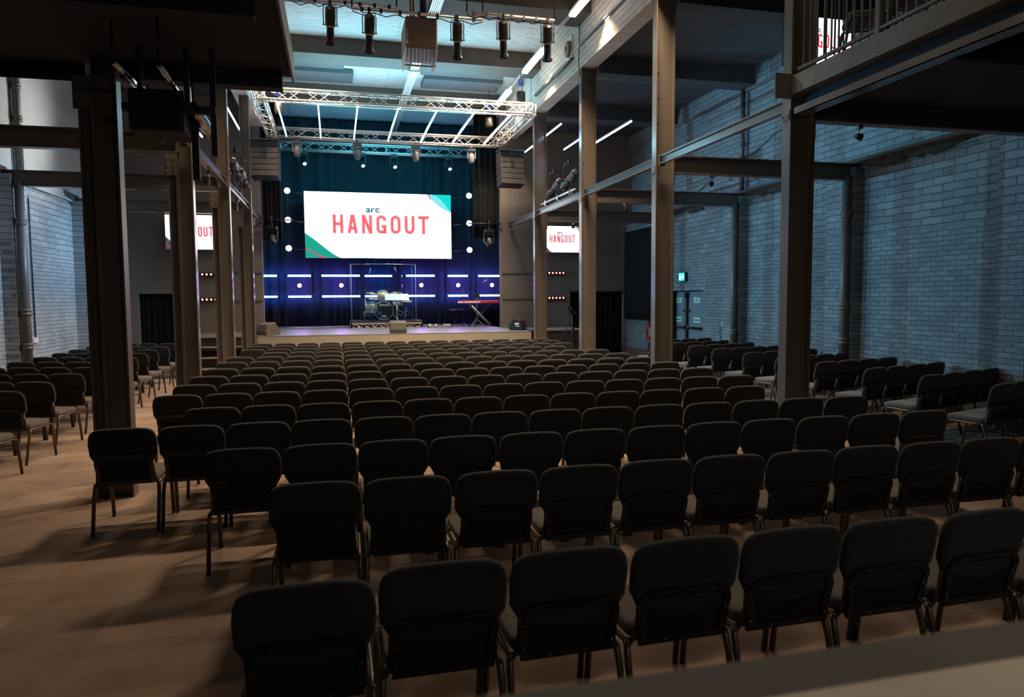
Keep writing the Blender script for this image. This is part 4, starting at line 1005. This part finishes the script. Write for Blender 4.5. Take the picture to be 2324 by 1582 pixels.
# ================================================================= THINGS ON THE STAGE
rs = thing('drum_riser', (1.52, 22.4, SZ), 'low black drum riser with lattice front under the drum kit', 'riser')
MB().box(-1.08, 1.12, 0, 2.1, .17, .22).build('deck', 'black', rs)
f = MB(); f.box(-1.08, 1.12, 0, .03, .12, .175).box(-1.08, 1.12, 0, .03, 0, .03)
for x in (-1.08, .0, 1.09): f.box(x, x+.03, 0, .03, 0, .17)
f.box(-1.08, -1.05, 0, 2.1, 0, .17).box(1.09, 1.12, 0, 2.1, 0, .17).build('frame', 'stagefront', rs)
f = MB()
for (a, b) in ((-1.05, 0), (.03, 1.09)):
    n = 9; w_ = (b-a)/n
    for i in range(n): f.bar((a+w_*i, .015, .03 if i % 2 == 0 else .12), (a+w_*(i+1), .015, .12 if i % 2 == 0 else .03), .005, 5)
f.build('lattice', 'alu', rs)
DZ = SZ+.22
sh = thing('drum_shield', (1.48, 22.5, DZ), 'clear acrylic drum screen standing around the drum kit', 'drum screen')
pts = [(-1.0, 1.3), (-1.0, .30), (-.55, .06), (.0, .0), (.55, .06), (1.0, .30), (1.0, 1.3)]
for a, b in zip(pts, pts[1:]):
    a = Vector((a[0], a[1], 0)); b = Vector((b[0], b[1], 0)); d = (b-a).normalized(); n = Vector((-d.y, d.x, 0)); c = (a+b)/2+Z_*.88
    MB().obox(c, d, n, Z_, (b-a).length/2-.006, .004, .88).build('panel', 'glass', sh)
for x, y in (pts[0], pts[1], pts[5], pts[6]): MB().bar((x, y, 0), (x, y, 1.76), .0075, 8).build('hinge_post', mat('frosted edge', (.35, .60, .80), .3), sh)
MB().tube([(x, y, 1.765) for x, y in pts], .009, 6).build('top_rim', 'chrome', sh)
# bass drum with rack tom
bd = thing('bass_drum', (1.50, 23.25, DZ), 'black bass drum with white lettering on its front head inside the drum screen', 'drum')
MB().lathe((0, 0, .27), [(.255, 0), (.255, .38)], 28, 'Y').build('shell', 'silver', bd)
MB().lathe((0, -.006, .27), [(.245, 0), (.245, .008)], 28, 'Y').build('front_head', 'black', bd)
bd.scale = (1.13, 1.13, 1.13)
h = MB(); h.tube([(.26*math.cos(a*PI/16), -.01, .27+.26*math.sin(a*PI/16)) for a in range(32)], .014, 6, closed=True)
for a in range(8):
    c, s = math.cos(a*PI/4+.4), math.sin(a*PI/4+.4); h.bar((.27*c, -.02, .27+.27*s), (.27*c, .10, .27+.27*s), .009, 6)
h.build('hoop', 'chrome', bd)
put_text('head_lettering', 'SONOR', .085, 'white', (.02, -.012, .43), bd, 1.0, .003)
put_text('head_lettering', 'SQ2', .08, 'white', (.0, -.012, .11), bd, 1.0, .003)
MB().lathe((-.13, -.010, .20), [(.06, 0), (.06, .003)], 18, (0, -1, 0)).build('port_ring', 'blue', bd)
for s in (-1, 1): MB().bar((s*.24, .08, .22), (s*.36, -.02, .0), .011, 6).build('spur', 'chrome', bd)
tm = MB().lathe((-.02, .12, .60), [(.155, 0), (.155, .19)], 22, (0, .35, 1)).build('rack_tom', 'silver', bd)
MB().lathe((-.02, .18, .785), [(.162, 0), (.162, .018)], 22, (0, .35, 1)).build('tom_hoop', 'chrome', tm)
MB().bar((0, .2, .5), (-.02, .2, .64), .014).build('tom_mount', 'chrome', bd)
t = thing('floor_tom', (1.12, 23.3, DZ), 'silver floor tom on three chrome legs left of the bass drum', 'drum')
MB().lathe((0, 0, .26), [(.19, 0), (.19, .30)], 24).build('shell', 'silver', t)
MB().lathe((0, 0, .56), [(.198, 0), (.198, .03)], 24).lathe((0, 0, .245), [(.198, 0), (.198, .02)], 24).build('hoop', 'chrome', t)
for k in range(3): a = k*2.09+.5; MB().bar((.20*math.cos(a), .20*math.sin(a), 0), (.20*math.cos(a), .20*math.sin(a), .42), .009).build('leg', 'chrome', t)
t = thing('snare_drum', (1.98, 23.55, DZ), 'silver snare drum on a stand right of the bass drum', 'drum')
MB().lathe((0, 0, .46), [(.17, 0), (.17, .14)], 24).build('shell', 'silver', t)
MB().lathe((0, 0, .59), [(.178, 0), (.178, .015)], 24).build('hoop', 'chrome', t)
b = MB().bar((0, 0, .12), (0, 0, .46), .014)
for k in range(3): a = k*2.09; b.bar((0, 0, .2), (.22*math.cos(a), .22*math.sin(a), .0), .009)
b.build('stand', 'chrome', t)
def cymbal_stand(x, y, h, off, tilt, label, hh=False):
    t = thing('cymbal_stand', (x, y, DZ), label, 'cymbal', 'cymbals on chrome stands')
    b = MB().bar((0, 0, .12), (0, 0, h*.8), .013, 8)
    for k in range(3):
        a = k*2.09+.3; b.tube([(0, 0, .30), (.12*math.cos(a), .12*math.sin(a), .24), (.30*math.cos(a), .30*math.sin(a), 0)], .009, 6)
        b.bar((0, 0, .12), (.16*math.cos(a), .16*math.sin(a), .2), .007)
    b.bar((0, 0, h*.78), (off, 0, h), .009).build('stand', 'chrome', t)
    n = Vector((math.sin(tilt), -.15, math.cos(tilt)))
    MB().lathe((off, 0, h), [(.001, .03), (.03, .025), (.05, .008), (.20, -.012), (.20, -.014)], 26, n).build('cymbal', 'gold', t)
    if hh: MB().lathe((off, 0, h-.05), [(.20, .014), (.05, .0), (.001, -.01)], 26, n).build('lower_cymbal', 'gold', t)
    return t
cymbal_stand(.92, 23.4, .88, .22, .1, 'crash cymbal at the left side of the drum kit')
cymbal_stand(1.10, 23.9, .70, .15, .0, 'low cymbal behind the floor tom')
cymbal_stand(2.02, 23.8, .90, -.14, -.12, 'ride cymbal behind the music stand on the right of the kit')
cymbal_stand(2.22, 23.4, .62, .0, .0, 'pair of closed hi hat cymbals at the right of the kit', True)
t = thing('drum_throne', (1.6, 23.98, DZ), 'round black drum stool behind the bass drum', 'stool')
MB().lathe((0, 0, .46), [(.15, 0), (.17, .02), (.17, .07), (.14, .09)], 20).build('seat', 'black', t)
b = MB().bar((0, 0, .1), (0, 0, .46), .014)
for k in range(3): a = k*2.09; b.bar((0, 0, .25), (.24*math.cos(a), .24*math.sin(a), 0), .010)
b.build('stand', 'chrome', t)
def mic_stand(x, y, z, h, dx, dz, label, nm='microphone_stand'):
    t = thing(nm, (x, y, z), label, 'microphone', 'microphone stands')
    b = MB().bar((0, 0, .10), (0, 0, h), .009, 6)
    for k in range(3): a = k*2.09+.4; b.bar((0, 0, .14), (.28*math.cos(a), .28*math.sin(a), .0), .009, 6)
    b.build('tripod', 'blackm', t)
    e = Vector((dx, 0, h+dz)); MB().bar((-dx*.28, 0, h-dz*.28), e, .007, 6).build('boom', 'blackm', t)
    d = Vector((dx, 0, dz*1.4+.12)).normalized()
    MB().lathe(e, [(.012, 0), (.016, .10), (.028, .12), (.030, .15), (.015, .175)], 12, d).build('microphone', 'chrome', t)
    return t
mic_stand(.98, 24.1, DZ, 1.25, .12, .28, 'tall overhead microphone on the left of the drum kit')
mic_stand(2.30, 24.1, DZ, 1.15, -.30, .42, 'tall overhead microphone on the right of the drum kit')
mic_stand(2.40, 23.3, DZ, .72, -.22, .05, 'short microphone stand at the right edge of the drum kit')
mic_stand(3.92, 22.2, SZ, 1.22, .62, .18, 'boom microphone stand reaching over the red keyboard')
# lectern
t = thing('music_stand', (1.63, 19.75, SZ), 'silver lectern with tilted white tray in front of the drum riser', 'lectern')
MB().obox((0, 0, .95), X_, Vector((0, .86, .51)), Vector((0, -.51, .86)), .325, .17, .006).obox((0, -.15, .865), X_, Y_, Z_, .315, .025, .006).build('tray', mat('pale blue tray', (.26, .38, .45), .3), t, .003)
MB().tube([(0, .02, .92), (.0, .02, .5), (.03, .0, .02)], .02, 10).build('pole', 'chrome', t)
MB().lathe((.03, 0, 0), [(.17, 0), (.17, .015), (.03, .025)], 24).build('base', 'blackm', t)
# wedges
def wedge(x, y, rz, label, w_=.44, m='black'):
    t = thing('stage_monitor', (x, y, SZ), label, 'monitor speaker', 'wedge monitors on the stage', rz)
    P = [(-.18, 0), (.17, 0), (.22, .08), (.06, .33), (-.14, .27), (-.20, .1)]
    MB().prism(P, (-w_/2, 0, 0), Y_, Z_, X_, w_).build('cabinet', m, t, .008)
    a, b = Vector((0, .22, .08)), Vector((0, .06, .33)); d = (b-a).normalized(); n = Vector((0, d.z, -d.y))
    g = MB().obox((a+b)/2+n*.006, X_, d, n, w_/2-.03, .13, .006).build('grille', 'grille', t)
    return t
wedge(1.58, 18.92, R(0), 'black wedge monitor at the centre of the stage front edge', .42, 'darker')
t = wedge(-1.70, 19.15, R(-58), 'pale grey wedge monitor at the left end of the stage front', .55, 'steel')
MB().lathe((.277, 0.0, .13), [(.035, 0), (.03, .006)], 14, X_).build('speaker_socket', 'chrome', t)
t = wedge(4.98, 19.45, R(60), 'dark wedge monitor tilted at the right end of the stage front', .50)
MB().box(-.256, -.25, -.10, .02, .16, .21).box(-.256, -.25, -.11, .0, .11, .13).build('side_handle', 'white', t)
# keyboard rig
t = thing('keyboard', (4.45, 22.5, SZ+.72), 'bright red stage keyboard on a folding stand at stage right', 'keyboard')
MB().obox((0, 0, .07), X_, Y_, Z_, .66, .17, .045).build('body', 'redkey', t, .015)
MB().obox((-.30, -.172, .06), X_, Y_, Z_, .36, .006, .02).build('keys', 'white', t)
t.rotation_euler = (0, 0, R(-9))
t = thing('keyboard_stand', (4.5, 22.5, SZ), 'crossed folding keyboard stand with one glinting leg', 'stand')
for y in (-.14, .14):
    MB().bar((-.32, y, .70), (.36, y, .02), .02, 6).build('leg', 'alu', t)
    MB().bar((.32, y, .70), (-.36, y, .02), .02, 6).build('leg', 'blackm', t)
MB().bar((-.36, -.25, .02), (-.36, .25, .02), .018).bar((.36, -.25, .02), (.36, .25, .02), .018).bar((-.32, -.2, .70), (-.32, .2, .70), .018).bar((.32, -.2, .70), (.32, .2, .70), .018).build('foot_bar', 'blackm', t)
t = thing('keyboard_bench', (3.83, 22.9, SZ), 'small black keyboard bench left of the red keyboard', 'bench')
MB().box(-.24, .24, -.15, .15, .50, .56).build('seat', 'black', t, .015)
MB().bar((-.2, 0, .5), (.2, 0, .02), .014).bar((.2, 0, .5), (-.2, 0, .02), .014).bar((-.2, -.15, .02), (-.2, .15, .02), .014).bar((.2, -.15, .02), (.2, .15, .02), .014).build('crossed_legs', 'blackm', t)
t = thing('tablet_stand', (4.28, 21.9, SZ), 'black tripod stand with small tablet in front of the keyboard', 'stand')
b = MB().bar((0, 0, .2), (0, 0, .93), .012)
for k in range(3): a = k*2.09-.5; b.bar((0, 0, .24), (.33*math.cos(a), .33*math.sin(a), .0), .011)
b.build('tripod', 'greyp', t); MB().box(-.10, .10, -.01, .01, .90, 1.04).build('tablet', 'black', t)
t = thing('pedalboard', (3.11, 21.95, SZ), 'pedalboard with small coloured effect pedals right of the riser', 'pedalboard')
MB().box(-.36, .36, -.14, .14, .05, .07).box(-.36, .36, -.14, -.12, 0, .02).box(-.36, -.34, -.14, .14, 0, .07).box(.34, .36, -.14, .14, 0, .07).build('board', 'stagefront', t)
for i, (x, m) in enumerate([(-.31, 'white'), (-.23, 'green'), (-.12, 'cream'), (-.03, 'blue'), (.06, 'black'), (.14, 'alu'), (.22, 'alu'), (.30, 'alu')]):
    MB().box(x-.03, x+.03, -.08, .04, .07, .115).build('pedal', m, t, .004)
tag(MB().tube([(2.66+.10*math.cos(a*.6)+.012*a, 22.1+.06*math.sin(a*.6), SZ+.012+.10*abs(math.sin(a*.3))) for a in range(28)], .008, 5).build('coiled_cable', 'greyp'), 'pale coiled cable on the stage between riser and pedalboard', 'cable')
tag(MB().tube([(-1.6, 23.9, SZ+.012), (-1.2, 23.7, SZ+.012), (-.8, 23.8, SZ+.012), (-.3, 23.75, SZ+.012), (.1, 23.9, SZ+.012), (.4, 23.6, SZ+.012)], .012, 6).build('floor_cable', 'white'), 'pale cable lying along the backdrop on the left of the stage', 'cable')
# tripod on the floor to the right
t = thing('camera_tripod', (6.45, 19.2, 0), 'tall black camera tripod standing beyond the farthest right column', 'tripod')
for k in range(3):
    a = k*2.09+2.7; MB().bar((.04*math.cos(a), .04*math.sin(a), 1.45), (.30*math.cos(a), .30*math.sin(a), 0), .016, 8).bar((.06*math.cos(a)+.02, .06*math.sin(a), 1.45), (.24*math.cos(a)+.01, .24*math.sin(a), .45), .010, 6).build('leg', 'blackm', t)
MB().lathe((0, 0, 1.42), [(.05, 0), (.06, .05), (.03, .08)], 12).box(-.09, .09, -.05, .06, 1.52, 1.62).bar((.05, .0, 1.56), (.16, -.2, 1.3), .008).build('fluid_head', 'blackm', t)
MB().box(-.04, .01, -.056, -.05, 1.55, 1.59).build('red_badge', 'red', t)

# ================================================================= FOREGROUND
t = thing('control_desk', (.9, .36, 0), 'blurred dark desk top with pale edge in the bottom right foreground', 'desk')
MB().box(-1.3, 1.9, .272, .345, 1.40, 1.452).build('desk_back_rail', 'desk', t)
MB().box(-1.3, 1.9, -.25, .272, 1.40, 1.4515).build('desk_top', 'beige', t)
MB().box(-1.3, 1.9, .24, .30, 0, 1.40).build('front_panel', 'darker', t)
print('chairs', nch)
